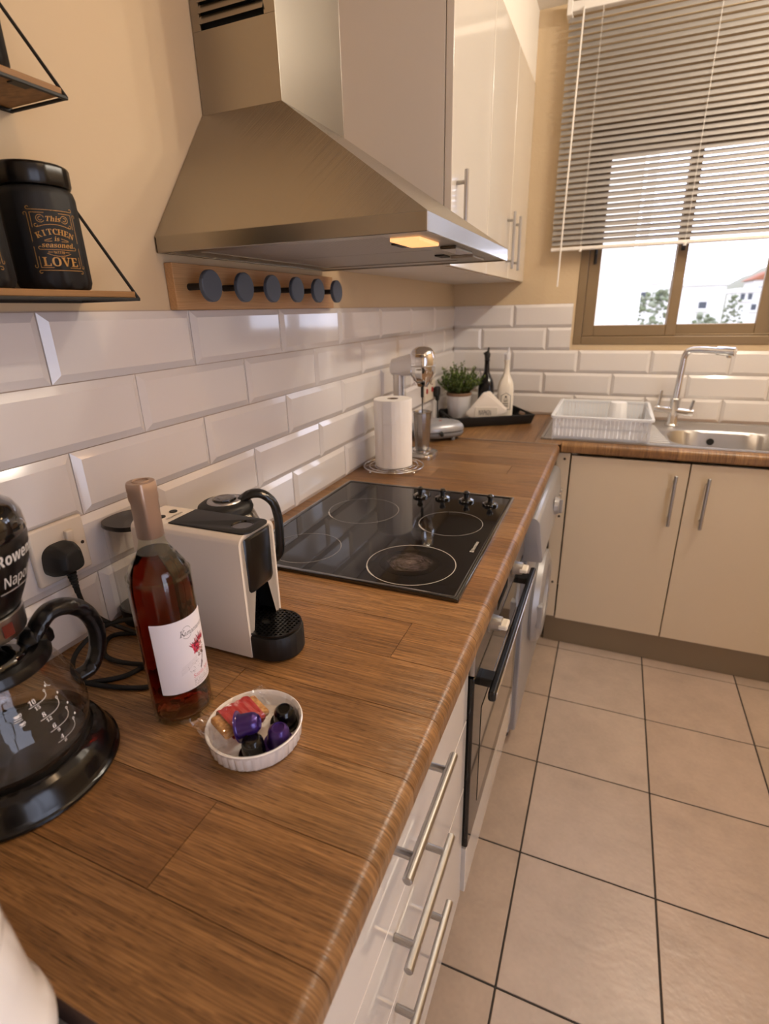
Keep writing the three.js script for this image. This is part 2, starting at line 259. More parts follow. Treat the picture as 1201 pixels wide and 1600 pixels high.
// what stands outside: a pale neighbour wall, houses, trees, hills
{
  const wallM = S('#d9d4cb', 0.9), roofM = S('#8f5a40', 0.9), winM = S('#3a3e44', 0.4), hillM = S('#7d7a68', 1), earth = S('#7d7666', 1);
  const leafM = ['#767a60', '#878a74', '#687052'].map((c) => S(c, 1));
  const ground = structure('ground', 'sunlit ground outside below the window'); mesh('surface', plain(-90, 130, -4.2, -4, -190, -3), earth, ground);
  const house = (label, x0, x1, y1, z0, d, wins, roof, y0 = -4) => {
    const t = thing('house', label, 'building', [0, 0, 0]);
    mesh('wall', box(x0, x1, y0, y1, z0 - d, z0, 0.05), wallM, t);
    if (roof) mesh('roof', place(extrude(shapeOf([[x0 - 0.3, y1], [x1 + 0.3, y1], [(x0 + x1) / 2, y1 + roof]]), d + 0.4, 0.02), [0, 0, z0 - d - 0.2]), roofM, t);
    else mesh('parapet', box(x0 - 0.1, x1 + 0.1, y1 - 0.02, y1 + 0.25, z0 - d - 0.1, z0 + 0.1, 0.03), wallM, t);
    for (const [x, y, w, h] of wins) { const f = mesh('window', box(x - w / 2, x + w / 2, y - h / 2, y + h / 2, z0 - 0.05, z0 + 0.04, 0.01), winM, t); mesh('window_sill', box(x - w / 2 - 0.1, x + w / 2 + 0.1, y - h / 2 - 0.12, y - h / 2, z0, z0 + 0.14, 0.01), wallM, f); }
    return t;
  };
  const near = thing('neighbour_wall', 'tall cream wall of the next building beside the window view', 'building', [0, 0, 0]);
  mesh('wall', box(-4.0, 0.80, -4, 6, -5.4, -2.6, 0.02), S('#ddd2bf', 0.9), near); mesh('drainpipe', rod([0.86, -4, -2.56], [0.86, 6, -2.56], 0.035, 10), wallM, near);
  house('large flat-roofed white house with one small window', 3.05, 4.9, 2.1, -26, 6, [[4.09, 1.28, 0.30, 0.28]], 0);
  house('white house with three windows on the slope below the hill', 8.2, 9.9, 2.0, -44, 4, [[8.57, 1.70, 0.26, 0.42], [9.02, 1.70, 0.26, 0.42], [9.35, 1.0, 0.3, 0.4]], 0);
  house('low flat white house behind the olive trees', 0.5, 4.3, 2.95, -50, 4, [[2.4, 1.9, 0.6, 0.8], [3.6, 1.9, 0.6, 0.8]], 0);
  house('small cream house with a tiled roof on the far slope', 10.5, 12.6, 3.0, -52, 4, [[11.0, 2.2, 0.35, 0.55], [11.7, 2.2, 0.35, 0.55]], 0.7);
  const dab = (r) => { const g = new THREE.IcosahedronGeometry(r, 1); g.scale(rr(0.8, 1.2), rr(0.6, 1), rr(0.8, 1.2)); return g; };
  const tree = (label, x, z, top, r, n) => {
    const t = thing('tree', label, 'tree', [x, -4, z], 0, 'trees outside the window'), h = top + 4;
    for (let k = 0; k < 3; k++) { const gs = []; for (let i = 0; i < n; i++) { const a = rnd() * 2 * PI, q = Math.sqrt(rnd()), v = rr(0.35, 1), w = Math.sqrt(Math.max(0.05, 1 - Math.pow((v - 0.65) / 0.36, 2))); const s = rr(0.05, 0.16) * r; gs.push(dab(s).translate(Math.cos(a) * q * r * w, h * v - s * 0.5, Math.sin(a) * q * r * w)); } mesh('crown', mergeGeometries(gs), leafM[k], t).userData.kind = 'stuff'; }
    mesh('trunk', rod([0, 0, 0], [0, h * 0.6, 0], 0.1, 8), coreMat, t);
  };
  tree('grey olive tree standing alone beside the cream neighbour wall', 1.30, -12, 1.68, 0.42, 70); tree('taller grey olive tree before the low flat house', 2.0, -18, 1.85, 0.62, 80);
  tree('low bush at the foot of the large white house', 3.8, -22.5, 1.02, 0.75, 90); tree('green tree between the two white houses', 6.35, -33, 1.75, 0.62, 80);
  tree('dark tree in front of the small cream house', 9.55, -40, 1.25, 0.55, 80);
  const ridge = (() => { const n = 60, rings = []; for (let j = 0; j <= 6; j++) rings.push(Array.from({ length: n }, (_, i) => { const u = i / (n - 1), x = 21 + u * 60, hgt = 13.0 * Math.pow(Math.sin(PI * Math.min(1, u * 1.25 + 0.05)), 0.8) * (0.8 + 0.4 * vn(u * 7, 1, 64, 64)) + 1.5 * vn(u * 25, 2, 64, 64); return [x, -4 + hgt * Math.sin(j / 6 * PI), -170 - j * 9]; })); return loft(rings, false, false, 2, false); })();
  const hill = structure('hills', 'distant hills beyond the houses'); mesh('ridge', ridge, hillM, hill);
}

// ---------------------------------------------------------------- ceiling lamps (above the frame)
{
  const fitting = (label, x, z, len, at, candela, tone) => {
    const bulbM = new THREE.MeshStandardMaterial({ color: '#fff4e0', emissive: tone, emissiveIntensity: 60, roughness: 0.5 });
    const t = thing('ceiling_spotlight_bar', label, 'lamp', [x, CEIL, z]);
    mesh('bar', rbox(0.05, 0.025, len, 0.006), M.satin, t, [0, -0.0125, 0]);
    at.forEach((q) => {
      mesh('lamp_holder', lathe([[0, 0], [0.022, 0], [0.026, -0.05], [0.02, -0.052], [0, -0.052]], 24), M.satin, t, [0, -0.025, q]);
      mesh('light_bulb', new THREE.SphereGeometry(0.03, 24, 16), bulbM, t, [0, -0.1, q]);
      const l = new THREE.PointLight(tone, candela); l.name = 'bulb_light'; l.position.set(0, -0.1, q); l.castShadow = true; l.shadow.radius = 1.5; t.add(l);
    });
  };
  fitting('ceiling bar with three warm bulbs near the window', 1.42, 0.88, 0.8, [-0.3, 0, 0.3], BULB_CANDELA, MILD);
  fitting('short ceiling bar with one warm bulb over the drawers', 1.15, 2.12, 0.2, [0], BULB_CANDELA * 0.34, WARM);
}

// ---------------------------------------------------------------- worktops: laminate boards over a core
// board: section (a -> b along the grain, nose at the front edge when front = true), swept over its width; local x = grain, z = width
const TOPY = CT, NOSE = 0.017, THICK = 0.04;
function boardGeo(a, b, w, front, uo, vo) {
  const O = [], add = (x, y, nx, ny, s) => O.push([x, y, nx, ny, s]);
  if (!front) { add(a, TOPY, 0, 1, a); add(b, TOPY, 0, 1, b); }
  else {
    const cx = b - NOSE, n = 12; add(a, TOPY, 0, 1, a);
    for (let i = 0; i <= n; i++) { const t = (i / n) * PI * 0.5; add(cx + NOSE * Math.sin(t), TOPY - NOSE + NOSE * Math.cos(t), Math.sin(t), Math.cos(t), cx + NOSE * t); }
    add(b, TOPY - THICK + 0.008, 1, 0, cx + NOSE * PI / 2 + 0.015);
    for (let i = 1; i <= 4; i++) { const t = (i / 4) * PI * 0.5; add(b - 0.008 + 0.008 * Math.cos(t), TOPY - THICK + 0.008 - 0.008 * Math.sin(t), Math.cos(t), -Math.sin(t), cx + NOSE * PI / 2 + 0.015 + 0.008 * t); }
  }
  const th = 0.0016, pos = [], nor = [], uv = [], idx = [];
  const v = (x, y, z, nx, ny, nz, s) => { pos.push(x, y, z); nor.push(nx, ny, nz); uv.push((s + uo) / 0.6, (z + vo) / 0.4); return pos.length / 3 - 1; };
  const q = (A, B, C, D) => idx.push(A, B, C, A, C, D);
  for (let i = 0; i + 1 < O.length; i++) {
    const [x0, y0, nx0, ny0, s0] = O[i], [x1, y1, nx1, ny1, s1] = O[i + 1];
    q(v(x0, y0, 0, nx0, ny0, 0, s0), v(x0, y0, w, nx0, ny0, 0, s0), v(x1, y1, w, nx1, ny1, 0, s1), v(x1, y1, 0, nx1, ny1, 0, s1));
    for (const [z, nz] of [[0, -1], [w, 1]]) {
      const A = v(x0, y0, z, 0, 0, nz, s0), B = v(x1, y1, z, 0, 0, nz, s1), C = v(x1 - nx1 * th, y1 - ny1 * th, z, 0, 0, nz, s1), D = v(x0 - nx0 * th, y0 - ny0 * th, z, 0, 0, nz, s0);
      nz > 0 ? q(A, D, C, B) : q(A, B, C, D);
    }
  }
  for (const [i, nx] of [[0, -1], [O.length - 1, 1]]) { const [x, y, ox, oy, s] = O[i]; if (i && front) continue; q(v(x, y, 0, nx, 0, 0, s), v(x, y, w, nx, 0, 0, s), v(x - ox * th, y - oy * th, w, nx, 0, 0, s), v(x - ox * th, y - oy * th, 0, nx, 0, 0, s)); }
  const g = new THREE.BufferGeometry();
  g.setAttribute('position', new THREE.Float32BufferAttribute(pos, 3)); g.setAttribute('normal', new THREE.Float32BufferAttribute(nor, 3)); g.setAttribute('uv', new THREE.Float32BufferAttribute(uv, 2)); g.setIndex(idx);
  return g;
}
const coreShape = (d) => { const i = 0.0014, s = new THREE.Shape(); s.moveTo(0.001, TOPY - THICK + i); s.lineTo(d - 0.009, TOPY - THICK + i); s.absarc(d - 0.008 - i, TOPY - THICK + 0.008, 0.0066, -PI / 2, 0); s.lineTo(d - i, TOPY - NOSE); s.absarc(d - NOSE, TOPY - NOSE, NOSE - i, 0, PI / 2); s.lineTo(0.001, TOPY - i); return s; };
const Z_END = 2.541, Z_JOIN = 0.606;
{
  const t = thing('worktop', 'oak-look laminate worktop of crosswise boards running under the hood', 'worktop');
  mesh('core', new THREE.ExtrudeGeometry(coreShape(0.6), { depth: Z_END - Z_JOIN - 0.003, bevelEnabled: false, curveSegments: 10 }).translate(0, 0, Z_JOIN + 0.002), coreMat, t);
  const joints = { 0: [0.411], 1: [], 2: [0.30], 3: [], 4: [0.49], 5: [0.17], 6: [0.36], 7: [], 8: [0.22], 9: [0.46], 10: [0.12], 11: [0.38], 12: [], 13: [0.26], 14: [0.48], 15: [0.2], 16: [], 17: [0.35], 18: [0.15], '-1': [] };
  const g0 = 0.0005;
  for (let k = -1; k < 19; k++) {
    const z1 = Math.min(2.452 - k * 0.1, Z_END), z0 = Math.max(2.352 - k * 0.1, Z_JOIN + 0.004); if (z1 - z0 < 0.004) continue;
    const xs = [0.0025, ...(joints[k] ?? []), 0.6];
    for (let i = 0; i + 1 < xs.length; i++) {
      const front = i + 2 === xs.length, row = Math.floor(rnd() * 4);
      mesh('board', boardGeo(xs[i] + (i ? g0 : 0), xs[i + 1] - (front ? 0 : g0), z1 - z0 - 2 * g0, front, rr(0, 0.6), row * 0.1), WOOD[Math.floor(rnd() * 5)], t, [0, 0, z0 + g0]);
    }
  }
  mesh('joint_strip', join(box(0.003, 0.592, CT - 0.03, CT + 0.0012, Z_JOIN - 0.001, Z_JOIN + 0.0035, 0.0008)), M.satin, t);
}
const SD = 0.572;   // depth of the sink worktop
{
  const t = thing('worktop', 'oak-look laminate worktop holding the sink under the window', 'worktop');
  const XE = 1.75, SX0 = 0.54, SX1 = 1.44;
  const core = (x0, x1, z0, z1) => plain(x0, x1, CT - THICK + 0.0014, CT - 0.0014, z0, z1);
  mesh('core', join(core(0.001, SX0, 0.001, SD - 0.01), core(SX0, SX1, 0.001, 0.05), core(SX0, SX1, 0.520, SD - 0.01), core(SX1, XE, 0.001, SD - 0.01), core(0.001, 0.59, SD - 0.012, Z_JOIN - 0.0015)), coreMat, t);
  for (let x = 0.002; x < XE - 0.02; x += 0.1) {
    const w = Math.min(0.0994, XE - x), corner = x < 0.56, rots = [0, -PI / 2, 0], put = (a, b, front) => mesh('board', boardGeo(a, b, w, front, rr(0, 0.6), Math.floor(rnd() * 4) * 0.1).translate(0, 0, -(x + w)), WOOD[Math.floor(rnd() * 5)], t, [0, 0, 0], rots);
    if (corner) put(0.0025, Z_JOIN - 0.0015, false);
    else if (x + w > SX0 + 0.05 && x < SX1 - 0.05) { put(0.0025, 0.05, false); put(0.520, SD, true); } else put(0.0025, SD, true);
  }
}

// ---------------------------------------------------------------- base units
const barHandle = (len, axis, out = 0.032, r = 0.006, inset = 0.03) => {
  // bar along 'axis' at distance out from the face, face normal +z, centred on the origin
  const a = axis === 'y' ? [0, -len / 2, out] : [-len / 2, 0, out], b = axis === 'y' ? [0, len / 2, out] : [len / 2, 0, out], st = len / 2 - inset;
  const s = (k) => (axis === 'y' ? [[0, k, 0], [0, k, out]] : [[k, 0, 0], [k, 0, out]]);
  return join(rod(a, b, r, 20), rod(...s(st), r * 0.85, 14), rod(...s(-st), r * 0.85, 14));
};
const FX0 = 0.565;   // front plane of the base units along the left wall
{
  const t = thing('drawer_unit', 'glossy white drawer unit with three long steel bar handles', 'drawer unit', [0, 0, 0]);
  const z0 = 1.846, z1 = 2.535;
  mesh('carcass', box(0.02, FX0 - 0.019, 0.12, CT - THICK - 0.001, z0 + 0.001, z1 - 0.001), M.carcass, t);
  mesh('plinth', box(0.45, 0.50, 0.001, 0.119, z0, z1), M.plinth, t);
  for (const [y0, y1, hy] of [[0.640, 0.838, 0.768], [0.463, 0.637, 0.598], [0.125, 0.460, 0.438]]) {
    const d = mesh('drawer', box(FX0 - 0.018, FX0, y0, y1, z0 + 0.002, z1, 0.0015), M.white, t);
    mesh('handle', barHandle(0.205, 'x', 0.032, 0.0065, 0.032), M.satin, d, [FX0, hy, 2.168], [0, PI / 2, 0]);
  }
}
{
  const t = thing('built_in_oven', 'built-in electric oven with dark glass door and two beige knobs', 'oven', [0, 0, 0]);
  const z0 = 1.243, z1 = 1.838, x1 = FX0 + 0.004;
  mesh('housing', box(0.03, x1 - 0.03, 0.26, CT - THICK - 0.001, z0 + 0.004, z1 - 0.004), M.blackMatte, t);
  mesh('control_panel', box(x1 - 0.03, x1 + 0.006, 0.735, 0.858, z0, z1, 0.003), M.satin, t);
  mesh('display', box(x1 + 0.005, x1 + 0.0075, 0.765, 0.835, 1.515, 1.63, 0.001), M.blackGloss, t);
  for (const z of [1.455, 1.72]) { const k = mesh('knob', join(place(cyl(0.021, 0.006, 28), [0.003, 0, 0], [0, 0, PI / 2]), place(cyl(0.017, 0.022, 28, 0.015), [0.016, 0, 0], [0, 0, -PI / 2])), M.satin, t, [x1 + 0.006, 0.79, z]); mesh('knob_grip', rbox(0.02, 0.011, 0.034, 0.004), M.ivory, k, [0.030, 0, 0]); }
  const d = mesh('door', box(x1 - 0.03, x1 + 0.006, 0.272, 0.73, z0, z1, 0.004), M.darkGlass, t);
  mesh('inner_window', box(x1 + 0.0055, x1 + 0.0072, 0.33, 0.60, z0 + 0.08, z1 - 0.08, 0.0006), M.blackGloss, d);
  const h = mesh('handle', join(box(x1 + 0.030, x1 + 0.046, 0.676, 0.700, z0 + 0.01, z1 - 0.012, 0.006), box(x1, x1 + 0.04, 0.678, 0.698, z0 + 0.05, z0 + 0.085, 0.004), box(x1, x1 + 0.04, 0.678, 0.698, z1 - 0.085, z1 - 0.05, 0.004)), M.black, t);
  mesh('handle_trim', box(x1 + 0.042, x1 + 0.0475, 0.683, 0.6935, z0 + 0.02, z1 - 0.022, 0.002), M.chrome, h);
  mesh('lower_panel', box(x1 - 0.03, x1 + 0.004, 0.128, 0.266, z0, z1, 0.002), M.white, t);
  mesh('plinth', box(0.45, 0.50, 0.001, 0.125, z0, z1), M.plinth, t);
}
{
  const t = thing('washing_machine', 'silver grey front-loading washing machine under the worktop beside the corner', 'washing machine', [0, 0, 0]);
  const z0 = 0.625, z1 = 1.205, wm = P('#a5a3a3', 0.3, { metalness: 0.25 }), wg = S('#a5a3a3', 0.4);
  mesh('body', box(0.06, 0.566, 0.03, 0.815, z0, z1, 0.01), wg, t);
  mesh('side_panel', box(0.1, 0.562, 0.06, 0.80, z1 - 0.0005, z1 + 0.002, 0.001), wm, t);
  // control fascia: rounded top, leaning outwards towards its lower edge
  const f = new THREE.Shape(); f.moveTo(0.55, 0.69); f.lineTo(0.618, 0.692); f.quadraticCurveTo(0.626, 0.694, 0.625, 0.705); f.lineTo(0.612, 0.806); f.quadraticCurveTo(0.609, 0.828, 0.59, 0.830); f.lineTo(0.55, 0.830);
  const fascia = mesh('control_fascia', place(extrude(f, z1 - z0 + 0.004, 0.003), [0, 0, z0 - 0.002]), wm, t);
  mesh('programme_dial', join(place(cyl(0.032, 0.016, 32, 0.028), [0, 0, 0], [0, 0, -PI / 2]), place(rbox(0.014, 0.05, 0.009, 0.003), [0.012, 0, 0])), wm, fascia, [0.627, 0.752, 0.86]);
  for (const z of [0.76, 0.71, 0.66]) mesh('button', place(cyl(0.008, 0.008, 16), [0, 0, 0], [0, 0, PI / 2]), M.chrome, fascia, [0.625, 0.745, z]);
  mesh('front_panel', box(0.56, 0.585, 0.05, 0.69, z0, z1, 0.006), wm, t);
  const d = mesh('door', place(lathe([[0.10, 0], [0.165, 0.0], [0.172, 0.012], [0.165, 0.03], [0.14, 0.04], [0.118, 0.036], [0.112, 0.02], [0.1, 0.012]], 48), [0, 0, 0], [0, 0, -PI / 2]), wm, t, [0.583, 0.42, 0.9]);
  mesh('door_glass', place(lathe([[0, 0.030], [0.06, 0.027], [0.115, 0.012], [0.115, 0.006], [0, 0.006]], 40), [0, 0, 0], [0, 0, -PI / 2]), M.darkGlass, d);
  mesh('door_catch', rbox(0.02, 0.09, 0.03, 0.006), wm, d, [0.036, 0.0, 0.15]);
  mesh('kick_panel', box(0.565, 0.58, 0.035, 0.12, z0 + 0.02, z1 - 0.02, 0.004), wm, t);
  for (const x of [0.12, 0.54]) for (const z of [z0 + 0.05, z1 - 0.03]) mesh('foot', cyl(0.02, 0.03, 16), M.rubber, t, [x, 0.0155, z]);
}
{
  const t = thing('corner_filler', 'narrow cream filler panel with a screw cap beside the washing machine', 'panel');
  mesh('panel', box(0.588, 0.637, 0.134, CT - THICK - 0.004, 0.535, 0.556), M.cream, t);
  for (const y of [0.84, 0.60, 0.3]) mesh('screw_cap', place(cyl(0.005, 0.003, 12), [0, 0, 0], [PI / 2, 0, 0]), M.bronzeDark, t, [0.618, y, 0.5565]);
}
{
  const t = thing('sink_cabinet', 'cream sink base cabinet with tall doors and bar handles under the window', 'cabinet');
  for (const [x0, x1] of [[0.642, 0.660], [1.727, 1.745]]) mesh('side_panel', box(x0, x1, 0.134, CT - THICK - 0.002, 0.03, 0.534), M.carcass, t);
  mesh('bottom_panel', box(0.661, 1.726, 0.134, 0.152, 0.03, 0.534), M.carcass, t); mesh('back_panel', box(0.661, 1.726, 0.153, CT - THICK - 0.002, 0.012, 0.029), M.carcass, t);
  mesh('plinth', box(0.60, 1.745, 0.001, 0.128, 0.50, 0.538), M.plinth, t);
  for (const [x0, x1, hx] of [[0.643, 1.049, 1.007], [1.053, 1.46, 1.112], [1.464, 1.745, 1.70]]) {
    const d = mesh('door', box(x0, x1, 0.128, CT - THICK - 0.012, 0.537, 0.556, 0.0015), M.cream, t);
    mesh('handle', barHandle(0.196, 'y', 0.026, 0.0058, 0.028), M.satin, d, [hx, 0.716, 0.556]);
  }
}
{
  const t = thing('low_fridge', 'low white appliance with dark grey top beyond the end of the worktop', 'appliance');
  mesh('body', box(0.03, 0.50, 0.02, 0.845, 2.56, 3.05, 0.008), M.white, t); mesh('top', box(0.02, 0.51, 0.846, 0.868, 2.552, 3.06, 0.006), S('#3a3632', 0.5), t);
  for (const x of [0.08, 0.45]) for (const z of [2.6, 3.0]) mesh('foot', cyl(0.018, 0.02, 12), M.rubber, t, [x, 0.0105, z]);
  const c = thing('plastic_canister', 'white plastic canister with a raised ring at the end of the worktop', 'canister', [0.40, 0.8685, 2.608]);
  mesh('body', lathe([[0, 0], [0.054, 0], [0.058, 0.004], [0.060, 0.034], [0.0612, 0.046], [0.0650, 0.058], [0.0665, 0.070], [0.0640, 0.086], [0.0605, 0.096], [0.0595, 0.13], [0.0585, 0.15], [0.056, 0.168]], 56, 1.2), M.porcelain, c);
  mesh('lid', lathe([[0, 0.205], [0.03, 0.203], [0.046, 0.195], [0.0560, 0.180], [0.0578, 0.168], [0.0560, 0.163], [0, 0.163]], 56, 1.0), M.porcelain, c);
}

// ---------------------------------------------------------------- wall cabinets
{
  const mk = (z0, z1, doors, label, near) => {
    const t = thing('wall_cabinet', label, 'cabinet');
    mesh('carcass', box(0.001, 0.306, 1.506, 2.243, z0 + 0.001, z1 - 0.001), M.creamSide, t);
    for (const [a, b, hz] of doors) { const d = mesh('door', box(0.308, 0.327, 1.503, 2.243, a, b, 0.002), M.white, t); mesh('handle', barHandle(0.192, 'y', 0.025, 0.0058, 0.028), M.satin, d, [0.327, 1.63, hz], [0, PI / 2, 0]); }
  };
  mk(0.777, 1.2, [[0.7785, 1.2, 1.15]], 'glossy white wall cabinet with one door beside the cooker hood');
  mk(0.002, 0.773, [[0.388, 0.7715, 0.445], [0.004, 0.385, 0.315]], 'glossy white double-door wall cabinet in the corner by the window');
}

// ---------------------------------------------------------------- cooker hood
{
  const t = thing('cooker_hood', 'brushed steel pyramid cooker hood with a lit lamp', 'cooker hood');
  const X = 0.492, Z0 = 1.292, Z1 = 1.886, Y0 = 1.499, Y1 = 1.5245;
  mesh('front_rim', box(X - 0.004, X, Y0, Y1, Z0, Z1, 0.0012), M.steelTrim, t);
  mesh('rim', join(box(0.002, X - 0.002, Y0, Y1, Z1 - 0.004, Z1, 0.0012), box(0.002, X - 0.002, Y0, Y1, Z0, Z0 + 0.004, 0.0012), box(0.002, 0.006, Y0, Y1, Z0, Z1, 0.001)), M.steel, t);
  const lo = [[0.002, Y1, Z1 - 0.001], [X - 0.001, Y1, Z1 - 0.001], [X - 0.001, Y1, Z0 + 0.001], [0.002, Y1, Z0 + 0.001]], hi = [[0.002, 1.738, 1.719], [0.173, 1.738, 1.719], [0.173, 1.738, 1.480], [0.002, 1.738, 1.480]];
  const mid = lo.map((p) => [p[0], p[1] - 0.004, p[2]]);
  const canopy = loft([mid, lo, hi], false, true, 0.1);
  { const p = canopy.attributes.position, uv = canopy.attributes.uv; for (let i = 0; i < p.count; i++) uv.setXY(i, (p.getX(i) + p.getZ(i)) * 1.2, p.getY(i) * 1.2); }
  mesh('canopy', canopy, M.brushed, t);
  const lip = 0.055;
  mesh('underside', join(box(0.006, X - 0.004, Y0 + 0.003, Y0 + 0.006, Z1 - lip, Z1 - 0.004, 0.0008), box(0.006, X - 0.004, Y0 + 0.003, Y0 + 0.006, Z0 + 0.004, Z0 + lip, 0.0008), box(X - lip - 0.03, X - 0.004, Y0 + 0.003, Y0 + 0.006, Z0 + lip, Z1 - lip, 0.0008), box(0.006, 0.05, Y0 + 0.003, Y0 + 0.006, Z0 + lip, Z1 - lip, 0.0008)), M.alu, t);
  const fm = new THREE.MeshStandardMaterial({ color: '#a9a6a4', metalness: 0.9, roughness: 0.4, bumpMap: dataTex(64, 64, (u, v) => grey(255 * Math.max(0, Math.sin(u * 2 * PI) * 0.5 + 0.5)), false, 60, 1), bumpScale: 0.002 });
  for (const [a, b] of [[Z0 + lip, (Z0 + Z1) / 2 - 0.002], [(Z0 + Z1) / 2 + 0.002, Z1 - lip]]) {
    const f = mesh('grease_filter', plain(0.05, X - lip - 0.032, Y0 + 0.005, Y0 + 0.01, a, b), fm, t);
    mesh('filter_latch', rbox(0.02, 0.004, 0.05, 0.001), M.blackMatte, f, [X - lip - 0.05, Y0 + 0.004, (a + b) / 2]);
  }
  const lm = new THREE.MeshStandardMaterial({ color: '#ffe9c8', emissive: new THREE.Color().setRGB(1, 0.42, 0.13), emissiveIntensity: 1.3, roughness: 0.6 });
  mesh('lamp_cover', place(rbox(0.05, 0.006, 0.10, 0.002), [0.43, Y0 + 0.001, 1.762]), lm, t);
  mesh('lamp_cover', place(rbox(0.05, 0.006, 0.10, 0.002), [0.43, Y0 + 0.001, 1.42]), M.alu, t);
  mesh('switch_panel', place(rbox(0.03, 0.006, 0.12, 0.002), [0.455, Y0 + 0.001, 1.60]), M.blackGloss, t);
  const l = new THREE.SpotLight(WARM, HOOD_CANDELA * 3, 0, 1.35, 0.8); l.name = 'hood_light'; l.position.set(0.43, Y0 - 0.006, 1.762); l.target.position.set(0.43, 0.9, 1.762); l.castShadow = true; l.shadow.radius = 1.5; t.add(l, l.target);
  // chimney: three sheet sides with louvres in the near side
  const ch = mesh('chimney', join(box(0.002, 0.172, 1.7385, CEIL - 0.002, 1.478, 1.4795, 0.0006), box(0.1705, 0.172, 1.7385, CEIL - 0.002, 1.479, 1.7165, 0.0006), box(0.002, 0.172, 1.7385, 1.860, 1.7155, 1.717, 0.0006), box(0.002, 0.020, 1.860, CEIL - 0.002, 1.7155, 1.717, 0.0006), box(0.150, 0.172, 1.860, CEIL - 0.002, 1.7155, 1.717, 0.0006)), M.steel, t);
  mesh('louvre_backing', plain(0.016, 0.154, 1.852, 2.05, 1.706, 1.7072), M.blackMatte, ch);
  for (let i = 0; i < 9; i++) mesh('louvre', box(-0.0655, 0.0655, -0.0068, 0.0068, -0.0006, 0.0006, 0.0004), M.steel, ch, [0.085, 1.8735 + i * 0.0148, 1.7180], [-0.38, 0, 0]);
  mesh('cover_panel', box(0.019, 0.151, 1.997, CEIL - 0.003, 1.7152, 1.7166, 0.0005), M.steel, ch);
}

// ---------------------------------------------------------------- wall shelves and jars
const GOLD = '#b0813f';
const jarPrint = canvasTex(512, 640, (x, w, h) => {
  x.strokeStyle = x.fillStyle = GOLD; x.lineWidth = 5; x.lineCap = 'round'; x.textAlign = 'center';
  const L = (...p) => { x.beginPath(); p.forEach((q, i) => (i ? x.lineTo(...q) : x.moveTo(...q))); x.stroke(); };
  const curl = (cx, cy, r, a0, a1, ccw) => { x.beginPath(); x.arc(cx, cy, r, a0, a1, ccw); x.stroke(); };
  L([60, 40], [452, 40]); curl(60, 26, 14, PI / 2, PI * 1.8); curl(452, 26, 14, PI / 2, -PI * 0.8, true); L([60, 600], [452, 600]); curl(60, 614, 14, -PI / 2, -PI * 1.8, true); curl(452, 614, 14, -PI / 2, PI * 0.8);
  L([44, 80], [44, 330]); L([468, 80], [468, 330]); curl(30, 78, 14, 0, -PI * 1.3, true); curl(482, 78, 14, PI, PI * 2.3); L([44, 380], [44, 560]); L([468, 380], [468, 560]); curl(30, 562, 14, 0, PI * 1.3); curl(482, 562, 14, PI, -PI * 0.3, true);
  L([70, 200], [70, 66], [190, 66]); L([442, 200], [442, 66], [322, 66]); L([70, 470], [70, 574], [180, 574]); L([442, 470], [442, 574], [332, 574]);
  x.font = 'italic bold 64px serif'; x.fillText('This', 258, 142);
  curl(150, 120, 34, PI * 0.2, PI * 1.9); curl(150, 120, 16, PI * 0.2, PI * 1.6); curl(366, 120, 34, PI * 1.1, PI * 2.8); curl(366, 120, 16, PI * 1.4, PI * 2.8); curl(104, 182, 14, 0, PI * 1.6); curl(412, 182, 14, PI * 1.4, PI * 3);
  x.beginPath(); x.moveTo(108, 198); x.quadraticCurveTo(256, 140, 404, 198); x.stroke();
  x.font = 'bold 74px serif'; [...'KITCHEN'].forEach((c, i) => { const k = i - 3; x.save(); x.translate(256 + k * 47, 262 + k * k * 3.6); x.rotate(k * 0.11); x.fillText(c, 0, 0); x.restore(); });
  x.font = 'italic bold 56px serif'; x.fillText('is', 256, 322); L([150, 318], [212, 300]); L([150, 326], [212, 326]); L([362, 318], [300, 300]); L([362, 326], [300, 326]);
  x.font = 'italic bold 62px serif'; x.fillText('seasoned', 256, 384); L([100, 404], [412, 404]); curl(98, 390, 14, PI / 2, PI * 1.7); curl(414, 390, 14, PI / 2, -PI * 0.7, true);
  x.font = 'bold 34px serif'; x.fillText('WITH', 256, 442); L([160, 428], [200, 428]); L([312, 428], [352, 428]); x.beginPath(); x.moveTo(150, 440); x.quadraticCurveTo(256, 490, 362, 440); x.stroke();
  x.font = 'bold 118px serif'; x.fillText('LOVE', 256, 560);
});
const jarM = S('#0d0c0c', 0.62), jarPrintM = print(jarPrint, 0.45, { metalness: 0.3 });
function jar(label, p, face, group) {
  const t = thing('storage_jar', label, 'jar', p, 0, group);
  mesh('body', lathe([[0, 0], [0.036, 0], [0.0405, 0.003], [0.043, 0.010], [0.0428, 0.06], [0.0424, 0.107], [0.0405, 0.114], [0.037, 0.1165], [0, 0.1165]], 56, 1.0), jarM, t);
  mesh('print', patch(0.0432, 0.018, 0.094, face - 0.72, face + 0.72, 40), jarPrintM, t);
  mesh('lid', lathe([[0, 0.1415], [0.038, 0.1415], [0.0405, 0.1400], [0.0415, 0.1375], [0.0412, 0.121], [0.0395, 0.118], [0, 0.118]], 56, 0.8), S('#0a0908', 0.3), t);
}
const shelfWood = new THREE.MeshStandardMaterial({ map: smallWood([110, 76, 38], [176, 128, 74], 2), roughness: 0.6 });
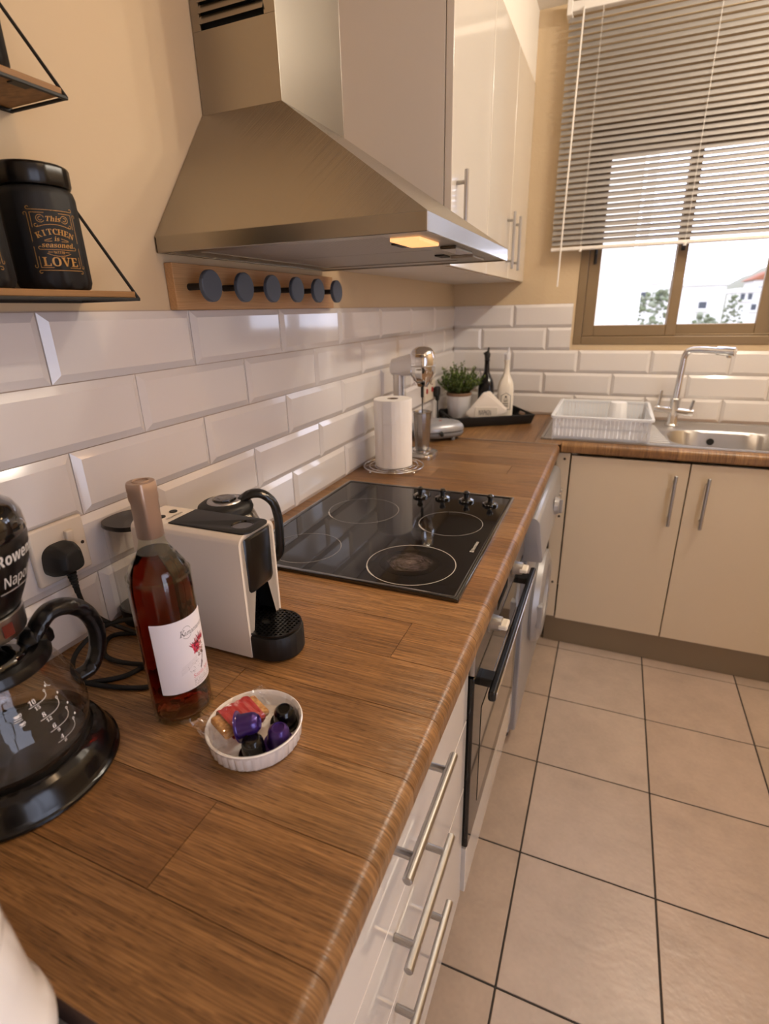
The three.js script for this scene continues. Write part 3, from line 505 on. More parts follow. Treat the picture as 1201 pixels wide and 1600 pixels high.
function shelf(label, y, zEnd, len, depth, rise) {
  const t = thing('wall_shelf', label, 'shelf', [0, y, zEnd]);
  mesh('board', box(0.003, depth - 0.004, 0.0045, 0.0125, 0.003, len - 0.003, 0.001), shelfWood, t);
  const w = 0.0032, loopPts = (z) => [[0.002, rise, z], [depth, 0.002, z], [0.002, 0.002, z]];
  const fr = [box(depth - w, depth + 0.001, 0, 0.0042, 0, len, 0.001), box(0.001, 0.005, 0, 0.0042, 0, len, 0.001)];
  for (const z of [0.0017, len - 0.0017]) { const [a, b, c] = loopPts(z); fr.push(rod(a, b, 0.0022, 10), rod(b, c, 0.002, 10), rod(c, a, 0.002, 10)); }
  const f = mesh('wire_frame', join(fr), M.blackMatte, t);
  for (const z of [0.05, len - 0.05]) mesh('mounting_tab', join(rbox(0.016, 0.0016, 0.022, 0.0007)), M.blackMatte, f, [depth - 0.012, 0.0034, z]);
}
shelf('lower wood and black wire shelf holding the black jars', 1.4185, 2.052, 0.42, 0.117, 0.155);
shelf('upper wood and black wire shelf above the black jars', 1.6445, 2.096, 0.42, 0.103, 0.135);
const face1 = Math.atan2(0.75 - 0.06, 2.668 - 2.133);
jar('black jar with gold kitchen lettering nearest the shelf end', [0.060, 1.4312, 2.134], face1 + 0.26);
jar('black lettered jar further along the lower shelf', [0.060, 1.4312, 2.238], face1 + 0.30);
jar('black jar standing on the upper shelf', [0.052, 1.6572, 2.178], face1 + 0.25);

// ---------------------------------------------------------------- knob rail under the hood
{
  const railWood = new THREE.MeshStandardMaterial({ map: smallWood([158, 116, 72], [206, 160, 110], 2), roughness: 0.55 });
  const t = thing('knob_rail', 'wooden wall rail with six round dark grey knobs', 'coat rack', [0, 1.446, 1.575]);
  mesh('board', box(0.001, 0.019, -0.039, 0.039, -0.300, 0.298, 0.0015), railWood, t);
  const km = S('#474e59', 0.5);
  for (let i = 0; i < 6; i++) { const z = 1.837 - i * 0.0972 - 1.575; const k = mesh('peg', place(cyl(0.006, 0.048, 14), [0.042, 0, 0], [0, 0, PI / 2]), M.blackMatte, t, [0, 0, z]); mesh('knob', place(lathe([[0, 0], [0.0255, 0], [0.0268, 0.0012], [0.0268, 0.0078], [0.0255, 0.009], [0, 0.009]], 40), [0.064, 0, 0], [0, 0, -PI / 2]), km, k); }
}

// ---------------------------------------------------------------- sockets, plugs, cables
{
  const t = thing('wall_socket', 'ivory single switched wall socket beside the coffee machine', 'socket', [0.010, 1.0725, 2.192]);
  mesh('plate', box(0, 0.010, -0.044, 0.044, -0.0435, 0.0435, 0.0035), M.socket, t);
  mesh('switch', place(rbox(0.008, 0.021, 0.012, 0.002), [0.012, 0, 0], [0, 0, -0.16]), M.socket, t, [0, 0.018, -0.014]);
  mesh('screw', place(cyl(0.0028, 0.002, 12), [0.0102, 0, 0], [0, 0, PI / 2]), M.bronzeDark, t, [0, 0, -0.0345]);
  const p = thing('power_plug', 'black three-pin plug of the coffee machine in the ivory socket', 'plug', [0.0205, 1.066, 2.200]);
  mesh('body', loft([[0, 0.024, 0.026], [0.012, 0.0245, 0.0265], [0.024, 0.022, 0.021], [0.034, 0.016, 0.014], [0.0355, 0.010, 0.009]].map(([x, a, b]) => Array.from({ length: 32 }, (_, i) => { const s = (i / 32) * 2 * PI, f = (v) => Math.sign(v) * Math.pow(Math.abs(v), 0.62); return [x, a * f(Math.sin(s)) * (Math.sin(s) > 0 ? 0.95 : 1), -b * f(Math.cos(s)) * (1 - 0.16 * Math.sin(s))]; })), true, true, 0.7), M.blackMatte, p);
  mesh('strain_relief', join(...Array.from({ length: 6 }, (_, i) => place(cyl(0.0072 - i * 0.0006, 0.0036, 14), [0.016 + i * 0.0006, -0.026 - i * 0.0052, -0.002])), rod([0.016, -0.02, -0.002], [0.0195, -0.058, -0.002], 0.004, 10)), M.rubber, p);
  mesh('power_cord', tube([[0.0395 - 0.0205, -0.054, -0.002], [0.022, -0.085, -0.006], [0.03, -0.115, -0.022], [0.05, -0.138, -0.040], [0.085, -0.1532, -0.052], [0.115, -0.1553, -0.045], [0.135, -0.1553, -0.02], [0.13, -0.1553, 0.03], [0.09, -0.1553, 0.065]], 0.0036, 70, 10), M.rubber, p);
  const c = thing('machine_cord', 'black power cord of the capsule machine coiled behind the wine bottle', 'cord', [0, CT + 0.0037, 0]);
  mesh('cord', tube([[0.085, 0.0, 2.1385], [0.045, 0.0, 2.165], [0.075, 0.0, 2.205], [0.13, 0.005, 2.215], [0.185, 0.012, 2.20], [0.175, 0.03, 2.172], [0.11, 0.045, 2.165], [0.055, 0.03, 2.185], [0.04, 0.006, 2.225], [0.085, 0.0, 2.262], [0.15, 0.0, 2.258], [0.205, 0.0, 2.235], [0.225, 0.0, 2.19], [0.18, 0.002, 2.172], [0.12, 0.001, 2.170]], 0.0036, 140, 10), M.rubber, c);
}
{
  const t = thing('wall_socket', 'white double socket with red switches behind the drink mixer', 'socket', [0.010, 1.062, 0.407]);
  mesh('plate', box(0, 0.010, -0.042, 0.042, -0.073, 0.073, 0.003), M.socket, t);
  for (const z of [0.052, -0.02]) mesh('switch', rbox(0.006, 0.020, 0.012, 0.0015), S('#a01914', 0.4), t, [0.012, 0.004, z]);
  for (const z of [0.052, -0.02]) mesh('indicator', rbox(0.003, 0.006, 0.008, 0.001), S('#5c1a14', 0.4), t, [0.011, 0.026, z]);
  const p = thing('power_plug', 'black plug with a hanging lead in the far double socket', 'plug', [0.0205, 1.052, 0.30 + 0.055]);
  mesh('body', join(place(rbox(0.026, 0.045, 0.038, 0.01, 4), [0.013, 0, 0]), place(rbox(0.016, 0.03, 0.02, 0.006, 3), [0.016, -0.026, 0])), M.blackMatte, p);
  mesh('power_cord', tube([[0.016, -0.038, 0], [0.018, -0.08, 0.004], [0.022, -0.125, 0.01], [0.04, -0.1405, 0.02], [0.075, -0.141, 0.06], [0.078, -0.141, 0.10]], 0.0034, 50, 8), M.rubber, p);
}

// ---------------------------------------------------------------- hob
{
  const t = thing('ceramic_hob', 'black glass ceramic hob with four white-ringed zones', 'hob', [0, CT + 0.0004, 0]);
  const X0 = 0.046, X1 = 0.545, Z0 = 1.284, Z1 = 1.864;
  mesh('frame', place(extrude((() => { const s = roundRect(X0, -Z1, X1, -Z0, 0.004); s.holes.push(roundRect(X0 + 0.011, -Z1 + 0.011, X1 - 0.011, -Z0 - 0.011, 0.002, THREE.Path)); return s; })(), 0.0075, 0.0015), [0, 0, 0], [-PI / 2, 0, 0]), M.blackGloss, t);
  const plate = mesh('glass_plate', box(X0 + 0.010, X1 - 0.010, 0, 0.0058, Z0 + 0.010, Z1 - 0.010, 0.0005), M.darkGlass, t);
  const ringM = S('#a9a6a2', 0.5), zones = [[0.417, 1.756, 0.0905, 0.0018, 1], [0.432, 1.518, 0.0765, 0.0010, 0], [0.196, 1.506, 0.0905, 0.0010, 0], [0.172, 1.758, 0.0770, 0.0010, 0]];
  for (const [x, z, r, w] of zones) {
    const z1 = mesh('cooking_zone', place(new THREE.RingGeometry(r - w * 0.5, r + w * 0.5, 72, 1), [0, 0, 0], [-PI / 2, 0, 0]), ringM, plate, [x, 0.0061, z]);
    mesh('zone_mark', place(new THREE.RingGeometry(r - 0.0016, r + 0.0016, 20, 1, 3.6, 0.5), [0, 0, 0], [-PI / 2, 0, 0]), ringM, z1, [0, 0.0001, 0]);
  }
  const stain = canvasTex(256, 256, (x) => { for (let i = 0; i < 900; i++) { const a = rnd() * 2 * PI, r = Math.pow(rnd(), 0.7) * 96 * (0.75 + 0.3 * vn(a * 2, 1, 13, 5)), s = rr(2, 9); x.fillStyle = `rgba(${150 + rnd() * 30 | 0},${138 + rnd() * 20 | 0},${132 + rnd() * 20 | 0},${rr(0.015, 0.05)})`; x.beginPath(); x.ellipse(128 + r * Math.cos(a), 128 + r * Math.sin(a), s * 1.6, s * 0.6, a + PI / 2, 0, 7); x.fill(); } });
  mesh('burnt_residue', place(new THREE.CircleGeometry(0.062, 40), [0, 0, 0], [-PI / 2, 0, 0]), print(stain, 0.5), plate, [0.412, 0.0060, 1.752]);
  const brand = canvasTex(256, 64, (x) => { x.fillStyle = '#c9c6c0'; x.font = 'bold 40px sans-serif'; x.fillText('Electrolux', 44, 46); x.fillRect(6, 14, 28, 34); x.fillStyle = '#15161a'; x.fillRect(12, 20, 7, 22); x.fillRect(22, 20, 7, 22); });
  mesh('brand_print', place(new THREE.PlaneGeometry(0.062, 0.0155), [0, 0, 0], [-PI / 2, 0, 0]), print(brand, 0.5), plate, [0.519, 0.0060, 1.633], [0, PI / 2, 0]);
  for (const [x, z] of [[0.299, 1.357], [0.362, 1.353], [0.428, 1.353], [0.494, 1.361]]) {
    const k = mesh('knob', lathe([[0, 0], [0.0195, 0], [0.0205, 0.002], [0.0195, 0.0055], [0.012, 0.009], [0.0065, 0.0105], [0.0055, 0.017], [0.0082, 0.021], [0.0085, 0.025], [0.0055, 0.0285], [0, 0.029]], 32, 0.9), M.blackGloss, t, [x, 0.006, z]);
    mesh('pointer', rbox(0.003, 0.001, 0.007, 0.0004), ringM, k, [0, 0.0045, 0.0175]);
  }
}

// ---------------------------------------------------------------- wine bottle
{
  const t = thing('wine_bottle', 'clear bottle of rose wine with a white flower label and bronze capsule', 'bottle', [0.2705, CT + 0.0005, 2.2475]);
  const R = 0.0375, gl = P('#f4f6ef', 0.0, { transmission: 1, thickness: 0, ior: 1.5 });
  const prof = [[0.030, 0.000], [0.0352, 0.0015], [R, 0.006], [R, 0.012], [R, 0.185], [0.0365, 0.197], [0.0325, 0.210], [0.0255, 0.222], [0.0190, 0.232], [0.0152, 0.242], [0.0142, 0.255], [0.0140, 0.292], [0.0152, 0.296], [0.0152, 0.308]];
  const sm = (pts, n = 90) => { const c = new THREE.SplineCurve(pts.map((p) => V2(...p))); return c.getPoints(n).map((p) => [p.x, p.y]); };
  mesh('glass', lathe(sm(prof), 64, 2), gl, t);
  mesh('glass_foot', lathe([[0.030, 0.0003], [0.024, 0.003], [0.018, 0.012], [0.010, 0.019], [0.004, 0.022], [0, 0.0225]], 48, 2), gl, t);
  const wine = P('#ffffff', 0.0, { transmission: 1, thickness: 0.07, ior: 1.34, attenuationColor: new THREE.Color().setRGB(0.70, 0.27, 0.17), attenuationDistance: 0.023 });
  mesh('wine', lathe([[0, 0.0275], [0.005, 0.0265], [0.012, 0.0235], [0.020, 0.0165], [0.026, 0.0085], [0.030, 0.0050], [0.0352, 0.0070], [0.0368, 0.012], [0.0369, 0.185], [0.0359, 0.1968], [0.0319, 0.2098], [0.0249, 0.2220], [0.0192, 0.2300], [0, 0.2300]], 64, 0.9), wine, t);
  const capM = new THREE.MeshStandardMaterial({ color: '#b89e8a', metalness: 0.6, roughness: 0.36 });
  const cap = mesh('capsule', lathe([[0.01445, 0.2485], [0.0150, 0.249], [0.0150, 0.291], [0.0160, 0.2945], [0.0163, 0.300], [0.0157, 0.3035], [0.0163, 0.3055], [0.0163, 0.3125], [0.0152, 0.3155], [0.011, 0.3160], [0.006, 0.3155], [0, 0.3157]], 48, 0.9), capM, t);
  mesh('cork_top_mark', new THREE.TorusGeometry(0.009, 0.0006, 6, 40).rotateX(PI / 2), capM, cap, [0, 0.3162, 0]);
  const lab = canvasTex(1024, 820, (x, w, h) => {
    x.fillStyle = '#e9e2e4'; x.fillRect(0, 0, w, h);
    x.fillStyle = '#2a2524'; x.font = 'italic 92px serif'; x.fillText('K', 330, 190); x.font = 'italic 66px serif'; x.fillText('amanterena', 388, 190);
    x.strokeStyle = '#2a2524'; x.lineWidth = 3; x.beginPath(); x.arc(432, 158, 66, -2.6, -0.4); x.stroke(); x.beginPath(); x.arc(432, 158, 70, 0.5, 2.5); x.stroke();
    const dab = (n, cx, cy, sx, sy, cols, rmin, rmax) => { for (let i = 0; i < n; i++) { x.fillStyle = cols[Math.floor(rnd() * cols.length)]; x.beginPath(); x.ellipse(cx + rr(-sx, sx), cy + rr(-sy, sy), rr(rmin, rmax), rr(rmin, rmax) * 0.6, rr(0, 3), 0, 7); x.fill(); } };
    const petal = (cx, cy, a, len, wd, c) => { x.save(); x.translate(cx, cy); x.rotate(a); x.fillStyle = c; x.beginPath(); x.moveTo(0, 0); x.quadraticCurveTo(wd, -len * 0.6, 0, -len); x.quadraticCurveTo(-wd, -len * 0.6, 0, 0); x.fill(); x.restore(); };
    for (let i = 0; i < 9; i++) petal(520 + i * 4, 390, -0.9 + i * 0.2, rr(90, 130), 16, ['#7c1026', '#b11d3a', '#3a0c18', '#c9304c'][i % 4]);
    for (let i = 0; i < 9; i++) petal(620 + i * 3, 360, -0.5 + i * 0.2, rr(90, 140), 16, ['#7c1026', '#b11d3a', '#3a0c18', '#c9304c'][i % 4]);
    dab(90, 540, 380, 58, 50, ['#7c1026', '#b11d3a', '#4a0d1c', '#d8475f'], 8, 22); dab(60, 630, 400, 40, 70, ['#e9dcd8', '#d8475f', '#efe6e2', '#8c1a30', '#7d6f48'], 6, 16);
    dab(50, 600, 470, 60, 30, ['#2b1518', '#5c1a26', '#d9cfc6', '#8a7d58'], 5, 12);
    x.strokeStyle = '#3b1018'; x.lineWidth = 14; x.beginPath(); x.moveTo(640, 470); x.quadraticCurveTo(610, 560, 560, 640); x.stroke(); x.fillStyle = '#3b1018'; x.beginPath(); x.moveTo(590, 560); x.lineTo(550, 668); x.lineTo(610, 590); x.fill();
    dab(34, 460, 580, 90, 60, ['#2b2020', '#4a3a3a', '#1c1414'], 2, 6); x.strokeStyle = '#b9b0b0'; x.lineWidth = 2; for (let i = 0; i < 6; i++) { x.beginPath(); x.moveTo(300 + rr(-30, 30), 540 + i * 16); x.quadraticCurveTo(400, 500 + i * 14, 520, 470 + i * 10); x.stroke(); }
    x.fillStyle = '#cf6f78'; x.font = '66px serif'; x.fillText('Santa Marina', 420, 706); x.fillStyle = '#6b4a48'; x.fillRect(420, 722, 440, 2);
    x.fillStyle = '#54494a'; for (let r = 0; r < 3; r++) for (let q = 424; q < 850 - r * 60; q += rr(10, 20)) if (rnd() > 0.12) { x.fillRect(q, 738 + r * 24, rr(5, 9), 3); x.fillRect(q, 738 + r * 24, 3, 13); x.fillRect(q, 748 + r * 24, rr(4, 9), 3); }   // small print too fine to read
  });
  const fc = Math.atan2(0.75 - 0.2705, 2.668 - 2.2475);
  mesh('label', patch(0.03775, 0.047, 0.148, fc - 0.62, fc + 2.05, 64), new THREE.MeshStandardMaterial({ map: lab, roughness: 0.55, side: THREE.DoubleSide }), t);
}

// ---------------------------------------------------------------- capsule coffee machine: front towards +x
{
  const t = thing('capsule_coffee_machine', 'white and black capsule coffee machine beside the wine bottle', 'coffee machine', [0.0, CT + 0.0005, 2.090]);
  const W = 0.0425, H = 0.2005, wm = P('#e2d5c4', 0.26);
  // white shell: arch section (two sides and a rounded top), swept from back to front
  const sec = (o) => { const pts = [], w = W - o, h = H - o, r = 0.014 - o * 0.6; pts.push([w, 0.004], [w, h - r]); for (let i = 1; i <= 8; i++) { const a = (i / 8) * PI / 2; pts.push([w - r + r * Math.cos(a), h - r + r * Math.sin(a)]); } const m = pts.map(([z, y]) => [-z, y]).reverse(); return [...pts, ...m]; };
  const xs = (y, x) => x + (y / H) * 0.002;
  const ring = (x) => [...sec(0), ...sec(0.0042).reverse()].map(([z, y]) => [xs(y, x), y, z]);
  mesh('shell', loft([ring(0.098), ring(0.099), ring(0.297), ring(0.298)], true, true, 0.5), wm, t);
  { const s = shapeOf([...sec(0.004)].map(([z, y]) => [z, y])); mesh('shell_back', place(new THREE.ExtrudeGeometry(s, { depth: 0.004, bevelEnabled: false }), [0.099, 0, 0], [0, PI / 2, 0]), wm, t); }
  // black inner column with a grid face
  mesh('core', box(0.11, 0.262, 0.002, 0.188, -0.036, 0.036, 0.004), M.blackMatte, t);
  const bars = []; for (let i = 0; i < 9; i++) bars.push(box(0.262, 0.2645, 0.045, 0.118, -0.0335 + i * 0.0084 - 0.0014, -0.0335 + i * 0.0084 + 0.0014, 0.0006)); for (let j = 0; j < 11; j++) bars.push(box(0.262, 0.2642, 0.045 + j * 0.0073, 0.0476 + j * 0.0073, -0.035, 0.035, 0.0006));
  mesh('back_grid', join(bars), M.black, t);
  // coffee head: rounded black block between the sides, its lower end curving back
  const headOut = (k) => { const p = [], f = 0.304, c = 0.016; p.push([0.19, -0.0372]); for (let i = 0; i <= 8; i++) { const q = -PI / 2 + (i / 8) * PI / 2; p.push([f - c + c * Math.cos(q), -0.0372 + c + c * Math.sin(q)]); } for (let i = 0; i <= 8; i++) { const q = (i / 8) * PI / 2; p.push([f - c + c * Math.cos(q), 0.0372 - c + c * Math.sin(q)]); } p.push([0.19, 0.0372]); return p.map(([x, z]) => [0.19 + (x - 0.19) * k + 0.004 * (z * z < 0.0006 ? 1 - z * z / 0.0006 : 0), z]).reverse(); };
  mesh('coffee_head', loft([[0.104, 0.93], [0.107, 0.965], [0.113, 0.985], [0.13, 0.985], [0.155, 0.99], [0.1915, 1.0], [0.1935, 0.99]].map(([y, k]) => headOut(k).map(([x, z]) => [x, y, z])), true, true, 0.6), M.black, t);
  { const s = new THREE.Shape(); s.moveTo(0.165, -0.030); s.lineTo(0.292, -0.030); s.absarc(0.292, -0.016, 0.014, -PI / 2, 0); s.absarc(0.292, 0.016, 0.014, 0, PI / 2); s.lineTo(0.165, 0.030); const hole = new THREE.Path(); hole.absellipse(0.277, 0, 0.016, 0.0165, 0, 2 * PI); s.holes.push(hole); mesh('lever', place(extrude(s, 0.0026, 0.0008), [0, 0.2002, 0], [-PI / 2, 0, 0]), M.blackMatte, t); }
  mesh('lever_well', place(lathe([[0.0158, 0.0032], [0.0152, 0.0016], [0, 0.0014]], 28), [0.277, 0.1995, 0]), M.blackGloss, t);
  for (const s of [1, -1]) mesh('inner_lining', box(0.19, 0.2945, 0.003, 0.19, s > 0 ? 0.0374 : -0.0382, s > 0 ? 0.0382 : -0.0374, 0.0003), M.blackMatte, t);
  mesh('spout', place(cyl(0.008, 0.018, 20, 0.0065), [0.274, 0.104, 0], [PI, 0, 0]), M.black, t);
  for (const z of [0.0125, -0.0125]) mesh('cup_button', place(cyl(0.0062, 0.0016, 24), [0.135, 0.2012, z]), M.blackMatte, t);
  const nm = canvasTex(256, 48, (x) => { x.fillStyle = '#3a332c'; x.font = 'bold 36px sans-serif'; x.fillText('NESPRESSO', 8, 38); });
  mesh('brand_print', place(new THREE.PlaneGeometry(0.044, 0.0082), [0, 0, 0], [-PI / 2, 0, 0]), print(nm), t, [0.1525, 0.2012, 0.0], [0, PI / 2, 0]);
  // drip tray with a real perforated grid
  const tr = new THREE.Shape(); tr.moveTo(0.23, -0.0405); tr.lineTo(0.318, -0.0405); tr.absarc(0.318, 0, 0.0405, -PI / 2, PI / 2); tr.lineTo(0.23, 0.0405);
  mesh('drip_tray', place(extrude(tr, 0.040, 0.004, 24), [0, 0.001, 0], [-PI / 2, 0, 0]), M.blackMatte, t);
  const gs = new THREE.Shape(); gs.moveTo(0.262, -0.0385); gs.lineTo(0.318, -0.0385); gs.absarc(0.318, 0, 0.0385, -PI / 2, PI / 2); gs.lineTo(0.262, 0.0385);
  for (let i = 0; i < 15; i++) for (let j = -6; j <= 6; j++) { const x = 0.267 + i * 0.0062, z = j * 0.0062 + (i % 2 ? 0.0031 : 0); if (Math.abs(z) > 0.036 || (x > 0.318 && Math.hypot(x - 0.318, z) > 0.0355)) continue; if (Math.hypot(x - 0.30, z) < 0.009) continue; const h = new THREE.Path(); h.moveTo(x - 0.0021, z - 0.0021); h.lineTo(x - 0.0021, z + 0.0021); h.lineTo(x + 0.0021, z + 0.0021); h.lineTo(x + 0.0021, z - 0.0021); gs.holes.push(h); }
  { const h = new THREE.Path(); h.absarc(0.30, 0, 0.008, 0, 2 * PI, true); gs.holes.push(h); }
  mesh('drip_grid', place(new THREE.ExtrudeGeometry(gs, { depth: 0.0022, bevelEnabled: false, curveSegments: 24 }), [0, 0.0425, 0], [-PI / 2, 0, 0]), M.black, t);
  // water tank behind
  mesh('water_tank', loft([ringXZ(0.054, 0, 0.040, 0.040, 0.03, 40, 0.8), ringXZ(0.054, 0, 0.041, 0.041, 0.176, 40, 0.8)], true, false, 0.5), P('#f2f2f2', 0.02, { transmission: 1, thickness: 0, ior: 1.45 }), t);
  mesh('tank_lid', loft([ringXZ(0.054, 0, 0.041, 0.041, 0.1765, 40, 0.8), ringXZ(0.054, 0, 0.042, 0.042, 0.179, 40, 0.8), ringXZ(0.054, 0, 0.041, 0.041, 0.184, 40, 0.8)], true, true, 0.5), M.black, t);
  mesh('tank_base', loft([ringXZ(0.054, 0, 0.040, 0.040, 0.001, 40, 0.8), ringXZ(0.054, 0, 0.042, 0.042, 0.029, 40, 0.8)], true, true, 0.5), M.blackMatte, t);
}

// ---------------------------------------------------------------- kettle
{
  const t = thing('electric_kettle', 'steel electric kettle with black lid and handle behind the capsule machine', 'kettle', [0.108, CT + 0.0005, 1.925]);
  mesh('base', lathe([[0, 0], [0.078, 0], [0.080, 0.004], [0.078, 0.016], [0.074, 0.02], [0, 0.02]], 48), M.black, t);
  mesh('body', lathe([[0, 0.021], [0.074, 0.021], [0.0765, 0.026], [0.074, 0.05], [0.069, 0.085], [0.062, 0.115], [0.054, 0.136], [0.049, 0.145], [0, 0.145]], 64, 1.2), new THREE.MeshStandardMaterial({ color: '#b9b2a8', metalness: 1, roughness: 0.22 }), t);
  mesh('lid', loft([ringXZ(0, 0, 0.050, 0.050, 0.144), ringXZ(0, 0, 0.0515, 0.0515, 0.150), ringXZ(0, 0, 0.049, 0.049, 0.158), ringXZ(0, 0, 0.042, 0.042, 0.163), ringXZ(0, 0, 0.034, 0.034, 0.164)], true, true, 0.7), M.blackMatte, t);
  mesh('lid_ring', lathe([[0.021, 0.1645], [0.0225, 0.1672], [0.031, 0.1668], [0.0325, 0.1645]], 40), M.satin, t);
  mesh('lid_grip', lathe([[0, 0.1655], [0.018, 0.1655], [0.0215, 0.1675], [0.0205, 0.1705], [0.014, 0.172], [0, 0.1712]], 36, 1), M.blackGloss, t);
  const a = 0.62, dx = Math.cos(a), dz = -Math.sin(a), hp = (r, y) => [r * dx, y, r * dz];
  mesh('handle', (() => { const c = new THREE.CatmullRomCurve3([hp(0.028, 0.160), hp(0.046, 0.172), hp(0.066, 0.172), hp(0.086, 0.155), hp(0.094, 0.125), hp(0.094, 0.085), hp(0.090, 0.045), hp(0.076, 0.03)].map((p) => V3(...p))); const n = 40, rings = []; for (let i = 0; i <= n; i++) { const p = c.getPoint(i / n), tg = c.getTangent(i / n), side = V3(-dz, 0, dx), up = side.clone().cross(tg), w = 0.0135 - 0.004 * Math.abs(i / n - 0.3), h = 0.0085; rings.push(Array.from({ length: 16 }, (_, k) => { const s = (k / 16) * 2 * PI, v = p.clone().addScaledVector(side, w * Math.cos(s)).addScaledVector(up, h * Math.sin(s)); return [v.x, v.y, v.z]; })); } return loft(rings, true, true, 0.8); })(), M.black, t);
  mesh('spout', loft([ringXZ(-0.050 * dx, -0.050 * dz, 0.012, 0.014, 0.115, 20), ringXZ(-0.056 * dx, -0.056 * dz, 0.014, 0.015, 0.142, 20), ringXZ(-0.058 * dx, -0.058 * dz, 0.012, 0.013, 0.148, 20)], true, true, 0.7), M.satin, t);
}

// ---------------------------------------------------------------- ribbed dish with capsules and biscuits
{
  const DX = 0.397, DZ = 2.261, DY = CT + 0.0005;
  const t = thing('ramekin_dish', 'white ribbed round dish holding coffee capsules', 'dish', [DX, DY, DZ]);
  const N = 144, prof = [[0.050, 0.000, 0], [0.0530, 0.0012, 0.3], [0.0545, 0.004, 1], [0.0560, 0.0195, 1], [0.0568, 0.0225, 0.5], [0.0580, 0.0240, 0.1], [0.0582, 0.0255, 0], [0.0570, 0.0265, 0], [0.0550, 0.0256, 0], [0.0538, 0.0215, 0], [0.0515, 0.006, 0], [0.0480, 0.0040, 0], [0.02, 0.0036, 0]];
  mesh('bowl', loft(prof.map(([r, y, k]) => Array.from({ length: N }, (_, i) => { const a = -(i / N) * 2 * PI, q = r + 0.0022 * k * (Math.abs(Math.sin(a * 18)) - 0.62); return [q * Math.cos(a), y, q * Math.sin(a)]; })), true, true, 0.9), M.porcelain, t);
  const capsule = (label, col, rough, p, e) => {
    const c = thing('coffee_capsule', label, 'capsule', [DX + p[0], DY + p[1], DZ + p[2]], 0, undefined); c.rotation.set(...e);
    const m = new THREE.MeshPhysicalMaterial({ color: col, metalness: 0.55, roughness: rough, clearcoat: 0.6, clearcoatRoughness: 0.1 });
    mesh('cup', lathe([[0.0146, 0.0008], [0.0138, 0.002], [0.0128, 0.0185], [0.0118, 0.0215], [0.0085, 0.0255], [0.0070, 0.0262], [0.0066, 0.0248], [0, 0.0245]], 36, 0.5), m, c);
    mesh('flange', lathe([[0, 0], [0.0178, 0], [0.0185, 0.0006], [0.0178, 0.0013], [0.0145, 0.0013]], 36, 0.6), m, c);
  };
  const P1 = '#3b1d6e', BK = '#0c0b0b';
  capsule('shiny black coffee capsule by the inner rim of the dish', BK, 0.22, [0.420 - DX, 0.0075, 2.232 - DZ], [0.16, 0, -0.14]);
  capsule('purple coffee capsule standing upright in the dish', P1, 0.30, [0.432 - DX, 0.0075, 2.264 - DZ], [0.06, 0, -0.12]);
  capsule('black coffee capsule at the front of the dish', BK, 0.25, [0.413 - DX, 0.006, 2.287 - DZ], [0.12, 0, -0.05]);
  capsule('purple coffee capsule lying sideways on the biscuit packet', P1, 0.30, [0.391 - DX, 0.0345, 2.2835 - DZ], [0, 0.48, -1.36]);
  const b = thing('biscuit_packet', 'clear wrapped biscuit with a red paper band in the dish', 'biscuit', [DX - 0.0195, DY + 0.0275, DZ + 0.001], 0); b.rotation.set(-0.14, -0.26, -0.34);
  const bm = new THREE.MeshStandardMaterial({ map: dataTex(64, 64, (u, v) => { const k = vn(u * 16, v * 16, 16, 16); return mixc([150, 98, 50], [206, 158, 98], k); }, true), roughness: 0.85 });
  mesh('biscuit', rbox(0.034, 0.0095, 0.066, 0.004, 3), bm, b);
  const red = new THREE.MeshStandardMaterial({ color: '#a5141c', roughness: 0.4 });
  { const rings = []; for (let i = 0; i <= 14; i++) { const z = -0.022 + i * 0.00315; rings.push(Array.from({ length: 28 }, (_, k) => { const s = (k / 28) * 2 * PI, f = (v) => Math.sign(v) * Math.pow(Math.abs(v), 0.5), w = 0.0006 * Math.sin(i * 2.1 + k * 0.9); return [(0.0205 + w) * f(Math.cos(s)), (0.0074 + w) * f(Math.sin(s)), z]; })); } mesh('paper_band', loft(rings, false, false, 0.35), red, b); }
  { const rings = []; for (let i = 0; i <= 30; i++) { const q = i / 30 * 2 - 1, z = q * 0.053, e = Math.max(0, (Math.abs(q) - 0.64) / 0.36); rings.push(Array.from({ length: 32 }, (_, k) => { const s = (k / 32) * 2 * PI, f = (v) => Math.sign(v) * Math.pow(Math.abs(v), 0.5), w = 0.0011 * Math.sin(i * 1.7 + k * 1.3) + 0.0009 * Math.sin(k * 2.9 + i * 0.6); return [(0.0218 + w) * f(Math.cos(s)) * (1 + 0.15 * e), (0.0090 * (1 - 0.9 * e) + w * (1 + e)) * f(Math.sin(s)), z]; })); } mesh('clear_wrapper', loft(rings, false, false, 0.3), P('#ffffff', 0.06, { transmission: 1, thickness: 0, ior: 1.55 }), b); }
}

